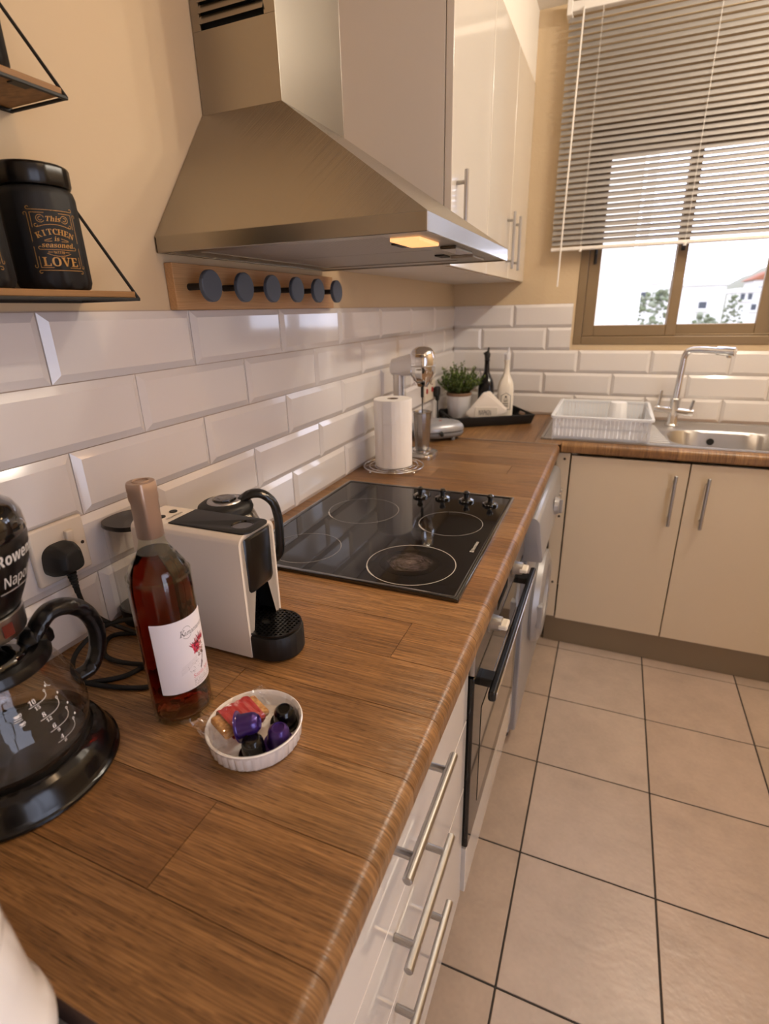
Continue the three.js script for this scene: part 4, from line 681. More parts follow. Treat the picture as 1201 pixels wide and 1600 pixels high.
// ---------------------------------------------------------------- filter coffee maker
{
  const CX = 0.168, CZ = 2.400, t = thing('filter_coffee_maker', 'black filter coffee maker with a glass jug on its round base', 'coffee maker', [CX, CT + 0.0005, CZ]);
  const UPH = 0.012, A = Math.atan2(0.75 - CX, 2.668 - CZ);     // towards the middle of the room, from +z towards +x
  mesh('base', lathe([[0, 0], [0.1005, 0], [0.1035, 0.0022], [0.1030, 0.0052], [0.1005, 0.0065], [0.0985, 0.010], [0.0950, 0.021], [0.0895, 0.032], [0.0845, 0.0365], [0.0810, 0.0372], [0.0785, 0.0352], [0.0765, 0.0315], [0, 0.0315]], 72, 0.7), S('#08080a', 0.2), t);
  mesh('hot_plate', lathe([[0, 0.0328], [0.070, 0.0328], [0.073, 0.0318]], 56), S('#1b1a1a', 0.35, 0.3), t);
  mesh('column', loft([0.005, 0.02, 0.12, 0.2, 0.30].map((y) => ringXZ(-0.112, 0.052, 0.034, 0.062, y, 36, 0.6)), true, true, 0.7), M.black, t);
  mesh('column_arm', box(-0.135, -0.02, 0.20, 0.30, -0.03, 0.09, 0.012), M.black, t);
  mesh('filter_housing', lathe([[0, 0.196], [0.043, 0.196], [0.0465, 0.200], [0.0555, 0.220], [0.0630, 0.244], [0.0670, 0.262], [0.0682, 0.274], [0.0672, 0.2775], [0, 0.2775]], 64, 0.9), M.black, t, [0, UPH, 0]);
  mesh('housing_lid', lathe([[0, 0.3185], [0.03, 0.3180], [0.050, 0.3145], [0.0625, 0.306], [0.0675, 0.296], [0.0690, 0.2805], [0.0680, 0.2782], [0, 0.2782]], 64, 0.9), M.blackGloss, t, [0, UPH, 0]);
  const ring = mesh('steel_collar', lathe([[0.0455, 0.1965], [0.0470, 0.1955], [0.0455, 0.1720], [0.0440, 0.1700], [0.040, 0.1700], [0.040, 0.1965]], 56, 0.6), M.satin, t, [0, UPH, 0]);
  mesh('level_window', patch(0.0468, 0.176, 0.190, A + 0.45, A + 0.70, 8), S('#5a2018', 0.3), ring);
  mesh('drip_outlet', cyl(0.016, 0.018, 24, 0.024), M.black, t, [0, 0.160 + UPH, 0]);
  const wrap = (name, mat, parent, prof, y0, y1, a0, a1, n = 28, m = 14) => {
    const yr = (y) => { for (let i = 0; i + 1 < prof.length; i++) if (y <= prof[i + 1][1]) return prof[i][0] + (prof[i + 1][0] - prof[i][0]) * (y - prof[i][1]) / (prof[i + 1][1] - prof[i][1] + 1e-9); return prof[prof.length - 1][0]; };
    const pos = [], uv = [], idx = []; for (let q = 0; q <= m; q++) for (let i = 0; i <= n; i++) { const y = y0 + (q / m) * (y1 - y0), r = yr(y) + 0.0006, a = a0 + (a1 - a0) * i / n; pos.push(r * Math.sin(a), y, r * Math.cos(a)); uv.push(i / n, q / m); }
    for (let q = 0; q < m; q++) for (let i = 0; i < n; i++) { const k = q * (n + 1) + i; idx.push(k, k + 1, k + n + 2, k, k + n + 2, k + n + 1); }
    const g = new THREE.BufferGeometry(); g.setAttribute('position', new THREE.Float32BufferAttribute(pos, 3)); g.setAttribute('uv', new THREE.Float32BufferAttribute(uv, 2)); g.setIndex(idx); g.computeVertexNormals();
    return mesh(name, g, mat, parent);
  };
  const logo = canvasTex(512, 256, (x) => { x.fillStyle = '#cfcac4'; x.font = 'bold 84px sans-serif'; x.fillText('Rowenta', 10, 74); x.font = '84px sans-serif'; x.fillText('Napoli', 40, 196); x.fillRect(20, 222, 330, 4); });
  wrap('brand_print', print(logo, 0.5), t, [[0.0555, 0.220], [0.0630, 0.244], [0.0670, 0.262], [0.0682, 0.274]], 0.221, 0.272, A + 0.42, A + 1.75).position.y = UPH;
  // the jug is lifted off its plate, so it is a thing of its own
  const j = thing('glass_jug', 'glass coffee jug with white level marks and black handle', 'jug', [CX, CT + 0.0338, CZ]);
  const prof = [[0.060, 0.000], [0.0665, 0.0012], [0.0715, 0.005], [0.0780, 0.015], [0.0815, 0.030], [0.0810, 0.046], [0.0765, 0.066], [0.0690, 0.086], [0.0610, 0.103], [0.0575, 0.110]];
  const pc = new THREE.SplineCurve(prof.map((p) => V2(...p))).getPoints(60).map((p) => [p.x, p.y]);
  mesh('glass', lathe([[0, 0.0005], ...pc], 72, 1.2), P('#f6f6f6', 0.0, { transmission: 1, thickness: 0, ior: 1.5 }), j);
  mesh('steel_band', lathe([[0.0718, 0.0046], [0.0755, 0.0098], [0.0785, 0.0150]].map(([r, y]) => [r + 0.0010, y]), 72, 2), S('#9a8068', 0.25, 0.9), j);
  mesh('lid', lathe([[0.0565, 0.1075], [0.0600, 0.1085], [0.0606, 0.114], [0.0575, 0.120], [0.050, 0.123], [0.048, 0.120], [0.020, 0.116], [0, 0.116]], 64, 0.7), M.black, j);
  mesh('lid_dome', lathe([[0, 0.129], [0.022, 0.128], [0.034, 0.124], [0.040, 0.119], [0.040, 0.116]], 48, 0.9), M.blackGloss, j);
  const ha = A + 1.72, ux = Math.sin(ha), uz = Math.cos(ha), hp = (r, y) => V3(r * ux, y, r * uz), side = V3(uz, 0, -ux);
  const c = new THREE.CatmullRomCurve3([hp(0.046, 0.118), hp(0.054, 0.132), hp(0.068, 0.144), hp(0.086, 0.143), hp(0.102, 0.130), hp(0.111, 0.106), hp(0.110, 0.082), hp(0.103, 0.062), hp(0.093, 0.050), hp(0.080, 0.048)]), rings = [];
  for (let i = 0; i <= 56; i++) { const p = c.getPoint(i / 56), tg = c.getTangent(i / 56), up = side.clone().cross(tg), q = i / 56, w = 0.0155 - 0.005 * q, h = 0.0100 - 0.003 * Math.abs(q - 0.4); rings.push(Array.from({ length: 18 }, (_, k) => { const s = (k / 18) * 2 * PI, v = p.clone().addScaledVector(side, w * Math.cos(s)).addScaledVector(up, h * Math.sin(s)); return [v.x, v.y, v.z]; })); }
  mesh('handle', loft(rings, true, true, 0.8), M.black, j);
  mesh('thumb_rest', loft([[0.114, 0.018, 0.030], [0.122, 0.018, 0.028], [0.131, 0.014, 0.02], [0.135, 0.007, 0.01]].map(([y, a, b]) => Array.from({ length: 24 }, (_, k) => { const s = -(k / 24) * 2 * PI, r = 0.049 + a * Math.cos(s), q = b * 0.55 * Math.sin(s); return [r * ux + q * uz, y, r * uz - q * ux]; })), true, true, 0.8), M.black, j);
  const marks = canvasTex(512, 512, (x) => {
    x.strokeStyle = x.fillStyle = '#d8d4d0'; x.lineWidth = 4; x.textAlign = 'center';
    [['10', '15', 300, 90, 372, 30], ['8', '12', 330, 200, 420, 120], ['6', '9', 356, 310, 440, 226], ['4', '6', 376, 420, 450, 330]].forEach(([p, q, cx, cy, ex, ey]) => { x.font = 'bold 46px serif'; x.fillText(p, cx - 60, cy); x.font = 'bold 36px serif'; x.fillText(q, cx - 44, cy + 44); x.beginPath(); x.moveTo(cx - 96, cy + 10); x.lineTo(cx - 10, cy + 10); x.quadraticCurveTo(ex - 10, cy + 6, ex - 20, ey + 30); x.stroke(); x.beginPath(); x.arc(ex - 18, ey + 22, 7, 0, 7); x.stroke(); x.beginPath(); x.ellipse(ex + 10, ey + 2, 7, 9, 0.4, 0, 7); x.fill(); });
    for (const [cx, cy, s] of [[120, 116, 1], [132, 170, 0.75]]) { x.beginPath(); x.arc(cx, cy - 16 * s, 20 * s, 0, PI); x.fill(); x.fillRect(cx - 24 * s, cy + 8 * s, 48 * s, 5 * s); x.beginPath(); x.arc(cx + 22 * s, cy - 10 * s, 8 * s, 0, 7); x.stroke(); } x.fillRect(92, 138, 56, 4);
    x.beginPath(); x.arc(420, 24, 26, PI * 0.5, PI * 1.2); x.stroke();
  });
  wrap('level_marks', print(marks, 0.5), j, pc, 0.022, 0.098, A - 0.12, A + 0.88);
}

// ---------------------------------------------------------------- kitchen roll on a chrome wire stand
{
  const t = thing('roll_holder', 'chrome wire kitchen roll stand with ring base', 'roll holder', [0.1175, CT + 0.0005, 1.097]);
  const tor = (r, w, y) => place(new THREE.TorusGeometry(r, w, 8, 72), [0, y, 0], [PI / 2, 0, 0]);
  mesh('base_wire', join(tor(0.098, 0.0024, 0.010), tor(0.080, 0.0018, 0.010), tor(0.062, 0.0018, 0.010), tor(0.044, 0.0018, 0.010), ...[0, 1, 2, 3].map((i) => { const a = 0.5 + i * PI / 4, c = Math.cos(a) * 0.098, s = Math.sin(a) * 0.098; return rod([-c, 0.0075, -s], [c, 0.0075, s], 0.0017, 8); })), M.chrome, t);
  for (let i = 0; i < 4; i++) { const a = 0.5 + i * PI / 2; mesh('ball_foot', new THREE.SphereGeometry(0.0045, 16, 12), M.chrome, t, [0.098 * Math.cos(a), 0.0045, 0.098 * Math.sin(a)]); }
  mesh('pole', rod([0, 0.008, 0], [0, 0.222, 0], 0.003, 10), M.chrome, t);
  const r = thing('kitchen_roll', 'white embossed paper towel roll on the wire stand', 'paper towel', [0.1175, CT + 0.0135, 1.097]);
  const emb = dataTex(256, 256, (u, v) => { const q = vn(u * 6, v * 6, 6, 6) * 5, a = Math.sin((u * 24 + q) * 2 * PI * 0.5) * Math.sin((v * 20 + q) * 2 * PI * 0.5); return grey(128 + 70 * a + 40 * (vn(u * 60, v * 60, 60, 60) - 0.5)); }, false, 9, 6);
  const pm = new THREE.MeshStandardMaterial({ color: '#f6f0ea', roughness: 0.95, bumpMap: emb, bumpScale: 0.0007 });
  mesh('paper', lathe([[0.0185, 0.0], [0.059, 0.0], [0.0605, 0.002], [0.0605, 0.214], [0.059, 0.216], [0.0185, 0.216], [0.0185, 0.0]], 72, 0.6), pm, r);
  mesh('cardboard_core', lathe([[0.0182, 0.001], [0.0182, 0.2155], [0.0166, 0.2155], [0.0166, 0.001], [0.0182, 0.001]], 40), S('#7d6248', 0.9), r);
  mesh('loose_sheet', loft([[0.0, 0.0612], [0.18, 0.0616], [0.36, 0.0622], [0.45, 0.0632]].map(([a, q]) => { const s = Math.sin(-a + 0.3) * q, k = Math.cos(-a + 0.3) * q; return [[s, 0.001, k], [s, 0.215, k], [s * 1.004, 0.215, k * 1.004], [s * 1.004, 0.001, k * 1.004]]; }), true, true, 0.6), pm, r);
}

// ---------------------------------------------------------------- drink mixer
{
  const t = thing('drink_mixer', 'silver retro drink mixer with a steel beaker beside the kitchen roll', 'mixer', [0.125, CT + 0.0005, 0.925]);
  mesh('base', loft([[0.0, 0.084, 0.052, 0], [0.008, 0.085, 0.053, 0], [0.017, 0.082, 0.049, 0], [0.022, 0.072, 0.040, 0]].map(([y, a, b]) => ringXZ(0.0, 0, a, b, y, 48, 0.42)), true, true, 0.7), S('#c9c7c5', 0.2, 1), t);
  mesh('beaker_rest', lathe([[0, 0.0225], [0.034, 0.0225], [0.034, 0.027], [0.031, 0.027], [0.030, 0.0245], [0, 0.0245]], 40), M.chrome, t, [0.033, 0, 0]);
  mesh('column', loft([0.02, 0.1, 0.2, 0.29].map((y) => ringXZ(-0.052, 0, 0.016, 0.024, y, 28, 0.55)), true, true, 0.6), S('#c9c3bd', 0.25, 0.6), t);
  mesh('column_trim', box(-0.034, -0.030, 0.05, 0.30, -0.010, 0.010, 0.0015), M.chrome, t);
  mesh('arm', loft([-0.078, -0.072, -0.04, -0.01, 0.02].map((x, i) => Array.from({ length: 28 }, (_, k) => { const s = (k / 28) * 2 * PI, f = (v) => Math.sign(v) * Math.pow(Math.abs(v), 0.7), h = [0.018, 0.030, 0.036, 0.040, 0.040][i], w = [0.02, 0.030, 0.034, 0.036, 0.036][i]; return [x, 0.308 + (i === 0 ? -0.006 : 0) + h * f(Math.sin(s)) * 0.9 + (i > 1 ? 0.004 * (i - 1) : 0), w * f(Math.cos(s))]; })), true, true, 0.7), S('#d4cfcb', 0.3, 0.25), t);
  mesh('motor_head', lathe([[0, 0.376], [0.016, 0.3745], [0.030, 0.368], [0.040, 0.356], [0.0445, 0.340], [0.0445, 0.288], [0.0425, 0.284], [0.018, 0.246], [0.012, 0.244], [0, 0.244]], 56, 0.8), M.chrome, t, [0.033, 0, 0]);
  mesh('head_band', lathe([[0.0448, 0.316], [0.0456, 0.314], [0.0448, 0.312]], 56), M.satin, t, [0.033, 0, 0]);
  for (const a of [0.9, 2.3, -0.6]) mesh('beaker_hook', rod([0.033 + 0.046 * Math.cos(a), 0.300, 0.046 * Math.sin(a)], [0.033 + 0.028 * Math.cos(a), 0.250, 0.028 * Math.sin(a)], 0.0016, 8), M.chrome, t);
  mesh('shaft', join(rod([0.033, 0.246, 0], [0.033, 0.208, 0], 0.0052, 14), rod([0.033, 0.21, 0], [0.033, 0.06, 0], 0.0018, 10), place(cyl(0.006, 0.01, 16), [0.033, 0.145, 0])), M.blackMatte, t);
  const c = thing('mixing_beaker', 'tall polished steel beaker standing on the drink mixer', 'beaker', [0.158, CT + 0.0282, 0.925]);
  mesh('cup', lathe([[0, 0], [0.0235, 0], [0.0248, 0.003], [0.0315, 0.128], [0.0335, 0.130], [0.0338, 0.132], [0.0322, 0.133], [0.0305, 0.128], [0.0238, 0.006], [0, 0.004]], 56, 0.6), S('#b4b2b0', 0.27, 1), c);
}

// ---------------------------------------------------------------- sandwich toaster
{
  const t = thing('sandwich_toaster', 'silver grey sandwich toaster with an oval handle opening', 'toaster', [0.112, CT + 0.0005, 0.640], 0.42);
  const sm = P('#a9abb2', 0.32, { metalness: 0.35 });
  const out = (k, sx) => Array.from({ length: 48 }, (_, i) => { const a = -(i / 48) * 2 * PI, c = Math.cos(a), s = Math.sin(a), f = (v, p) => Math.sign(v) * Math.pow(Math.abs(v), p); return [f(c, 0.8) * (c > 0 ? 0.118 : 0.092) * k, f(s, 0.62) * (c > 0 ? 0.078 - 0.024 * c : 0.080) * k]; });
  const lay = (rows) => loft(rows.map(([y, k]) => out(k).map(([x, z]) => [x, y, z])), true, true, 0.7);
  mesh('lower_shell', lay([[0.012, 0.86], [0.016, 0.94], [0.026, 0.985], [0.033, 0.985]]), S('#8a8b90', 0.45, 0.2), t);
  mesh('hinge_gap', lay([[0.033, 0.93], [0.037, 0.93]]), M.blackMatte, t);
  mesh('upper_shell', lay([[0.037, 0.99], [0.046, 1.0], [0.056, 0.965], [0.066, 0.86], [0.0715, 0.70], [0.0735, 0.50]]), sm, t);
  mesh('handle_opening', loft([ringXZ(0.084, 0, 0.020, 0.030, 0.0, 32), ringXZ(0.084, 0, 0.018, 0.028, 0.0018, 32)], true, true), S('#4c4b4e', 0.3, 0.4), t, [0, 0.0655, 0], [0, 0, -0.34]);
  mesh('handle_ring', place(new THREE.TorusGeometry(1, 0.09, 10, 40), [0, 0, 0], [PI / 2, 0, 0]).scale(0.0215, 0.022, 0.0315), M.chrome, t, [0.084, 0.0655, 0], [0, 0, -0.34]);
  mesh('pilot_light', rbox(0.012, 0.0024, 0.007, 0.001), S('#b03a24', 0.4), t, [0.022, 0.0742, 0.018]);
  mesh('front_clip', rbox(0.012, 0.016, 0.05, 0.004), M.blackMatte, t, [0.02, 0.034, 0.079]);
  for (const [x, z] of [[0.07, 0.045], [0.07, -0.045], [-0.065, 0.05], [-0.065, -0.05]]) mesh('foot', cyl(0.008, 0.013, 14), S('#6d6d71', 0.6), t, [x, 0.0066, z]);
}

// ---------------------------------------------------------------- tray in the corner and what stands on it
const TA = [0.447, 0.243], tu = [-0.853, 0.522], tv = [-0.522, -0.853];          // right front corner, along the front edge, into the corner
const onTray = (a, d) => [TA[0] + tu[0] * a + tv[0] * d, TA[1] + tu[1] * a + tv[1] * d];
const trayTurn = Math.atan2(0.522, 0.853);                                          // local +x = from left to right along the front edge
{
  const L = 0.37, D = 0.25, c = onTray(L / 2, D / 2), t = thing('serving_tray', 'black wooden tray with cut-out handles in the corner', 'tray', [c[0] + 0.004, CT + 0.0005, c[1] + 0.004], trayTurn);
  mesh('floor', box(-L / 2 + 0.012, L / 2 - 0.012, 0, 0.006, -D / 2 + 0.012, D / 2 - 0.012, 0.001), M.blackMatte, t);
  const wall = (len, hole) => { const s = shapeOf([[-len / 2 + 0.012, 0], [len / 2 - 0.012, 0], [len / 2, 0.042], [-len / 2, 0.042]]); if (hole) s.holes.push(roundRect(-0.04, 0.017, 0.04, 0.033, 0.0078, THREE.Path)); return extrude(s, 0.008, 0.001); };
  const tilt = 0.27, long = wall(L, false), short = wall(D, true);
  mesh('long_side', long, M.blackMatte, t, [0, 0.0035, D / 2 - 0.013], [tilt, 0, 0]); mesh('long_side', long, M.blackMatte, t, [0, 0.0035, -D / 2 + 0.013], [-tilt, PI, 0]);
  for (const s of [1, -1]) { const g = new THREE.Group(); g.name = 'handle_side'; g.position.set(s * (L / 2 - 0.013), 0.0035, 0); g.rotation.y = s * PI / 2; t.add(g); mesh('panel', short, M.blackMatte, g, [0, 0, 0], [tilt, 0, 0]); }
}
const TF = CT + 0.0072;
{
  const [x, z] = [0.103, 0.232], t = thing('potted_plant', 'small bushy green artificial plant in a white pot with a wooden rim', 'plant', [x, TF, z]);
  mesh('pot', lathe([[0, 0], [0.046, 0], [0.048, 0.003], [0.0565, 0.106], [0.055, 0.1065], [0.050, 0.106], [0.048, 0.098], [0, 0.098]], 48, 0.7), P('#e2dfe0', 0.3), t);
  mesh('pot_rim', lathe([[0.0555, 0.1065], [0.0575, 0.107], [0.0585, 0.118], [0.057, 0.1195], [0.052, 0.1195], [0.051, 0.107]], 48, 0.7), new THREE.MeshStandardMaterial({ map: smallWood([120, 92, 72], [166, 132, 106], 2), roughness: 0.6 }), t);
  mesh('soil', lathe([[0, 0.112], [0.03, 0.111], [0.0515, 0.108]], 32, 2), S('#33281c', 1), t);
  const leafs = [[], [], []], stems = []; const leaf = new THREE.BufferGeometry(); leaf.setAttribute('position', new THREE.Float32BufferAttribute([0, 0, 0, 0.0035, 0.005, 0.0008, 0, 0.011, 0, -0.0035, 0.005, 0.0008], 3)); leaf.setAttribute('uv', new THREE.Float32BufferAttribute([0, 0, 1, 0, 1, 1, 0, 1], 2)); leaf.setIndex([0, 1, 2, 0, 2, 3]); leaf.computeVertexNormals();
  for (let i = 0; i < 110; i++) {
    const a = rnd() * 2 * PI, q = Math.sqrt(rnd()), b = V3(0.032 * q * Math.cos(a), 0.11, 0.032 * q * Math.sin(a)), lean = 0.15 + 0.75 * q, len = rr(0.09, 0.15) * (1 - 0.22 * q), d = V3(Math.sin(lean) * Math.cos(a + rr(-0.4, 0.4)), Math.cos(lean), Math.sin(lean) * Math.sin(a + rr(-0.4, 0.4))), m = b.clone().addScaledVector(d, len * 0.5).add(V3(rr(-0.006, 0.006), 0, rr(-0.006, 0.006))), e = b.clone().addScaledVector(d, len).add(V3(rr(-0.012, 0.012), rr(0, 0.012), rr(-0.012, 0.012)));
    if (e.x + x < 0.02) e.x = 0.02 - x + rr(0, 0.01); if (e.z + z < 0.02) e.z = 0.02 - z;
    const c = new THREE.CatmullRomCurve3([b, m, e]); stems.push(new THREE.TubeGeometry(c, 6, 0.0007, 4));
    for (let k = 0; k < 26; k++) { const p = c.getPoint(0.25 + 0.75 * k / 25), g = leaf.clone(), s = rr(0.7, 1.25); g.scale(s, s, s); g.rotateX(rr(0.2, 1.3)); g.rotateY(rnd() * 2 * PI); g.translate(p.x, p.y, p.z); leafs[Math.floor(rnd() * 3)].push(g); }
  }
  mesh('stems', mergeGeometries(stems), S('#4a4a22', 0.8), t).userData.kind = 'stuff';
  leafs.forEach((l, i) => { mesh('foliage', mergeGeometries(l), P(['#5f7a2c', '#4a662a', '#7d9140'][i], 0.6, { side: THREE.DoubleSide, transmission: 0.3, thickness: 0 }), t).userData.kind = 'stuff'; });
}
function oilBottle(label, p, m, spoutM, ink, square) {
  const t = thing('oil_bottle', label, 'bottle', p, 0.15), w = 0.036, n = 40;
  const rows = [[0.0, 0.9, 0.5], [0.004, 1, 0.5], [0.135, 1, 0.5], [0.155, 0.93, 0.6], [0.172, 0.78, 0.75], [0.190, 0.52, 0.95], [0.206, 0.36, 1], [0.235, 0.31, 1], [0.252, 0.30, 1], [0.256, 0.36, 1], [0.262, 0.36, 1]];
  mesh('glass', loft(rows.map(([y, k, pw]) => ringXZ(0, 0, w * k, w * k, y, n, pw)), true, true, 0.7), m, t);
  mesh('pourer', loft([ringXZ(0, 0, 0.010, 0.010, 0.262, 20), ringXZ(0, 0, 0.013, 0.013, 0.272, 20), ringXZ(0.001, 0, 0.013, 0.012, 0.286, 20), ringXZ(0.003, 0, 0.006, 0.005, 0.296, 20), ringXZ(0.005, 0, 0.0035, 0.003, 0.315, 20)], true, true, 0.6), spoutM, t);
  mesh('pourer_lip', place(rbox(0.018, 0.014, 0.004, 0.0015), [-0.008, 0.288, 0], [0, 0, 0.5]), spoutM, t);
  const lt = canvasTex(192, 320, (x) => { x.strokeStyle = x.fillStyle = ink; x.lineWidth = 7; x.beginPath(); x.moveTo(16, 60); x.lineTo(96, 12); x.lineTo(176, 60); x.lineTo(176, 300); x.lineTo(16, 300); x.closePath(); x.stroke(); x.textAlign = 'center'; x.beginPath(); x.arc(96, 78, 16, 0, 7); x.fill(); x.fillRect(70, 100, 52, 6); for (const [yy, w] of [[128, 84], [146, 64], [160, 74]]) x.fillRect(96 - w / 2, yy, w, 6); x.lineWidth = 6; for (const yy of [200, 238]) { x.beginPath(); x.moveTo(46, yy); for (let q = 0; q < 9; q++) x.quadraticCurveTo(50 + q * 11, yy - 22 + (q % 3) * 8, 57 + q * 11, yy + (q % 2 ? 10 : -4)); x.stroke(); } });
  mesh('label_print', new THREE.PlaneGeometry(0.050, 0.083), print(lt, 0.5), t, [0.004, 0.082, w + 0.0003]);
}
oilBottle('black glass oil bottle with white outline label on the tray', [0.212, TF, 0.158], P('#0d0e12', 0.22), M.blackMatte, '#c9c9cc');
oilBottle('white glass oil bottle with dark outline label on the tray', [0.307, TF, 0.176], P('#e9e1d4', 0.2), S('#d6d4d6', 0.3), '#3d3936');
{
  const p = [0.245, 0.288], turn = 0.22, t = thing('napkin_holder', 'cream napkin holder lettered with the word napkin', 'napkin holder', [p[0], TF, p[1]], turn), hm = S('#e4dccf', 0.4);
  mesh('front_plate', box(-0.050, 0.050, 0, 0.068, 0.014, 0.018, 0.0015), hm, t); mesh('back_plate', box(-0.050, 0.050, 0, 0.068, -0.020, -0.016, 0.0015), hm, t); mesh('base', box(-0.050, 0.050, 0, 0.004, -0.018, 0.016, 0.001), hm, t);
  const nt = canvasTex(256, 96, (x) => { x.fillStyle = '#2d2a28'; x.font = '64px sans-serif'; x.save(); x.scale(0.72, 1.4); x.fillText('NAPKIN', 34, 56); x.restore(); });
  mesh('lettering', new THREE.PlaneGeometry(0.088, 0.033), print(nt), t, [0.002, 0.044, 0.0183]);
  const nm = S('#efe6dc', 0.95);
  for (let i = 0; i < 7; i++) { const n = thing('paper_napkin', 'white paper napkin folded to a triangle in the cream holder', 'napkin', [p[0], TF + 0.0045, p[1]], turn, 'napkins in the cream holder'); const z = -0.0135 + i * 0.0042, k = rr(-0.05, 0.05), s = 1 - 0.03 * Math.abs(i - 3);
    const half = (zz, th) => extrude(shapeOf([[-0.012 + k * 0.1, 0.001], [0.012 + k * 0.1, 0.001], [0.094 * s, 0.048 + k * 0.15], [0.088 * s, 0.058], [0.006 + k * 0.2, 0.132 * s], [-0.006 + k * 0.2, 0.132 * s], [-0.094 * s, 0.030 - k * 0.15], [-0.088 * s, 0.022]]), th, 0.0003).translate(0, 0, zz); mesh('sheet', join(half(z, 0.0016), half(z + 0.0019, 0.0012)), nm, n); }
}

// ---------------------------------------------------------------- sink, tap, dish rack
{
  const t = thing('kitchen_sink', 'stainless steel inset sink with ribbed drainer and deep bowl', 'sink', [0, CT + 0.0004, 0]);
  const X0 = 0.516, X1 = 1.452, Z0 = 0.036, Z1 = 0.535, BX0 = 0.978, BX1 = 1.40, BZ0 = 0.205, BZ1 = 0.513;
  const bcx = (BX0 + BX1) / 2, bcz = (BZ0 + BZ1) / 2, brx = (BX1 - BX0) / 2, brz = (BZ1 - BZ0) / 2, bowlRing = (k, y, n = 64) => ringXZ(bcx, bcz, brx - k, brz - k, y, n, 0.62);
  const s = roundRect(X0, -Z1, X1, -Z0, 0.02); const hole = new THREE.Path(); bowlRing(0, 0).forEach(([x, , z], i) => (i ? hole.lineTo(x, -z) : hole.moveTo(x, -z))); hole.closePath(); s.holes.push(hole);
  mesh('deck', place(extrude(s, 0.0022, 0.0008, 10), [0, 0, 0], [-PI / 2, 0, 0]), M.sinkSteel, t);
  mesh('raised_edge', place(extrude((() => { const q = roundRect(X0 + 0.003, -Z1 + 0.003, X1 - 0.003, -Z0 - 0.003, 0.018); q.holes.push(roundRect(X0 + 0.013, -Z1 + 0.013, X1 - 0.013, -Z0 - 0.013, 0.012, THREE.Path)); return q; })(), 0.005, 0.002), [0, 0.001, 0], [-PI / 2, 0, 0]), M.sinkSteel, t);
  const bowl = mesh('bowl', loft([bowlRing(-0.001, 0.0022), bowlRing(0.003, -0.001), bowlRing(0.006, -0.010), bowlRing(0.012, -0.10), bowlRing(0.022, -0.135), bowlRing(0.06, -0.146), bowlRing(0.13, -0.148)].map((r) => r.slice().reverse()), false, true, 0.9), M.sinkSteel, t);
  mesh('overflow', place(cyl(0.0135, 0.004, 28), [0, 0, 0], [PI / 2, 0, 0]), M.blackMatte, bowl, [1.150, -0.040, BZ0 + 0.0125]);
  mesh('drain', lathe([[0, -0.146], [0.03, -0.1455], [0.042, -0.147]], 32), M.chrome, bowl, [bcx, 0, bcz]);
  for (let i = 0; i < 11; i++) mesh('drainer_rib', rbox(0.385 + i * 0.0035, 0.005, 0.011, 0.0024), M.sinkSteel, t, [0.752 + i * 0.00175, 0.0028, 0.165 + i * 0.031]);
}
{
  const t = thing('mixer_tap', 'chrome kitchen mixer tap with two levers and swivel spout', 'tap', [1.008, CT + 0.003, 0.135]);
  mesh('body', lathe([[0, 0], [0.026, 0], [0.027, 0.004], [0.021, 0.010], [0.019, 0.05], [0.020, 0.10], [0.0215, 0.112], [0.018, 0.116], [0, 0.116]], 36, 0.8), M.chrome, t);
  mesh('spout', join(tube([[0, 0.11, 0], [0.002, 0.18, 0.003], [0.004, 0.25, 0.006], [0.006, 0.285, 0.008], [0.018, 0.306, 0.014], [0.045, 0.311, 0.028], [0.09, 0.311, 0.052], [0.135, 0.309, 0.076]], 0.0125, 50, 18)), M.chrome, t);
  mesh('spray_end', (() => { const g = rod([0.108, 0.310, 0.061], [0.165, 0.308, 0.092], 0.0165, 24); return join(g, rod([0.148, 0.300, 0.083], [0.148, 0.286, 0.083], 0.010, 16)); })(), M.chrome, t);
  mesh('cross_bar', rod([-0.074, 0.070, -0.004], [0.072, 0.058, 0.012], 0.0145, 22), M.chrome, t);
  mesh('lever', join(rod([-0.062, 0.074, -0.004], [-0.056, 0.145, -0.006], 0.006, 12)), M.chrome, t); mesh('lever', join(rod([0.058, 0.062, 0.010], [0.066, 0.112, 0.014], 0.006, 12)), M.chrome, t);
}
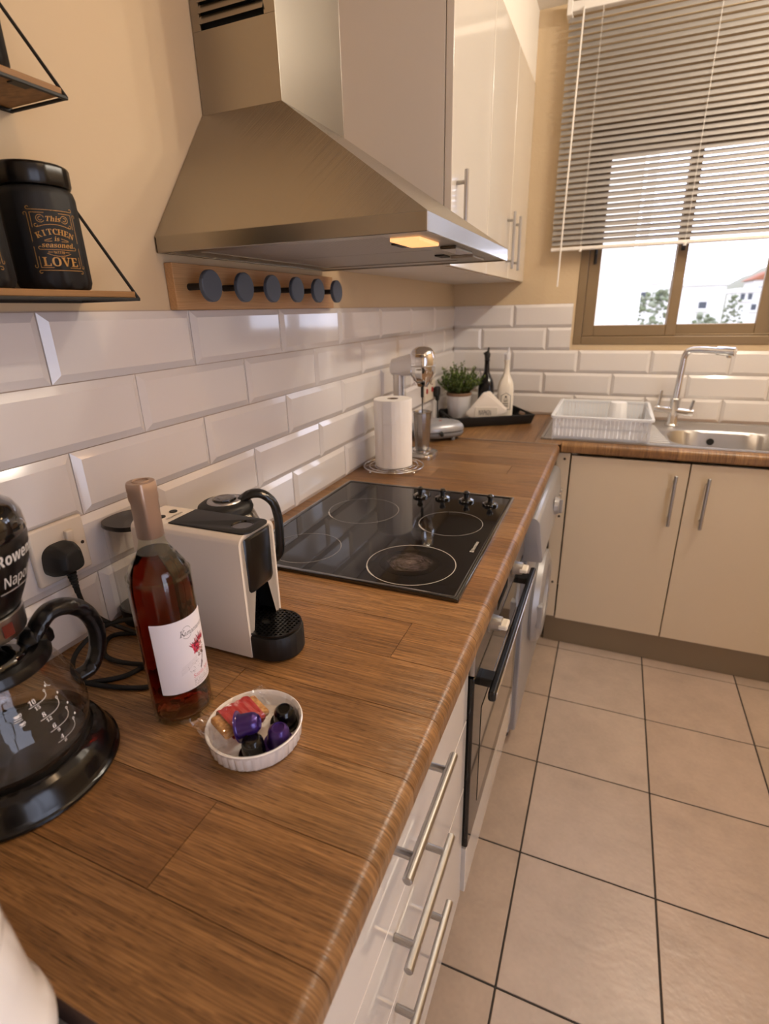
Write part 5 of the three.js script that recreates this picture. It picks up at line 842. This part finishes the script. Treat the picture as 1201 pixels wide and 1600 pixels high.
{
  const t = thing('dish_rack', 'translucent white plastic dish drainer on the ribbed sink', 'dish rack', [0.732, CT + 0.0075, 0.338]);
  const pm = P('#f6f8fb', 0.35, { transmission: 0.36, thickness: 0 }), hx = 0.176, hz = 0.205, H = 0.082;
  const rr4 = (k, y) => [[-hx * k, y, -hz * k], [hx * k, y, -hz * k], [hx * k, y, hz * k], [-hx * k, y, hz * k]];
  const rimS = roundRect(-hx - 0.006, -hz - 0.006, hx + 0.006, hz + 0.006, 0.02); rimS.holes.push(roundRect(-hx + 0.006, -hz + 0.006, hx - 0.006, hz - 0.006, 0.014, THREE.Path));
  mesh('rim', place(extrude(rimS, 0.010, 0.002), [0, H - 0.002, 0], [-PI / 2, 0, 0]), pm, t);
  const floorS = roundRect(-hx * 0.93, -hz * 0.93, hx * 0.93, hz * 0.93, 0.014); for (let i = -6; i <= 6; i++) for (let j = -3; j <= 3; j++) floorS.holes.push(roundRect(j * 0.044 - 0.018, i * 0.027 - 0.008, j * 0.044 + 0.018, i * 0.027 + 0.008, 0.004, THREE.Path));
  mesh('floor', place(extrude(floorS, 0.003, 0.0006, 4), [0, 0.002, 0], [-PI / 2, 0, 0]), pm, t);
  const side = (len, n) => { const g = []; for (let i = 0; i <= n; i++) { const x = -len + (2 * len * i) / n; g.push(box(x - 0.0058, x + 0.0058, 0, H, -0.0012, 0.0012, 0.0005)); } g.push(box(-len, len, 0, 0.010, -0.0012, 0.0012, 0.0005), box(-len, len, H * 0.5, H * 0.5 + 0.005, -0.0012, 0.0012, 0.0005)); return join(g); };
  const fx = side(hx * 0.95, 24), fz = side(hz * 0.95, 28);
  mesh('slotted_side', fx, pm, t, [0, 0.002, hz * 0.965], [0.06, 0, 0]); mesh('slotted_side', fx, pm, t, [0, 0.002, -hz * 0.965], [-0.06, 0, 0]);
  mesh('slotted_side', fz, pm, t, [hx * 0.965, 0.002, 0], [0, PI / 2, -0.06]); mesh('slotted_side', fz, pm, t, [-hx * 0.965, 0.002, 0], [0, PI / 2, 0.06]);
  for (let i = 0; i < 7; i++) mesh('plate_prong', loft([ringXZ(0, 0, 0.003, 0.003, 0.004, 8), ringXZ(0, 0, 0.002, 0.002, 0.05, 8)], true, true), pm, t, [-0.05 + i * 0.03, 0, 0.03]);
  const c = thing('plastic_cup', 'white plastic cup upside down in the dish drainer', 'cup', [0.79, CT + 0.0135, 0.235]);
  mesh('cup', lathe([[0.040, 0], [0.0405, 0.002], [0.032, 0.092], [0.030, 0.096], [0, 0.097]], 36, 0.7), P('#f0f0f2', 0.3), c);
}
renderer.render(scene, camera);
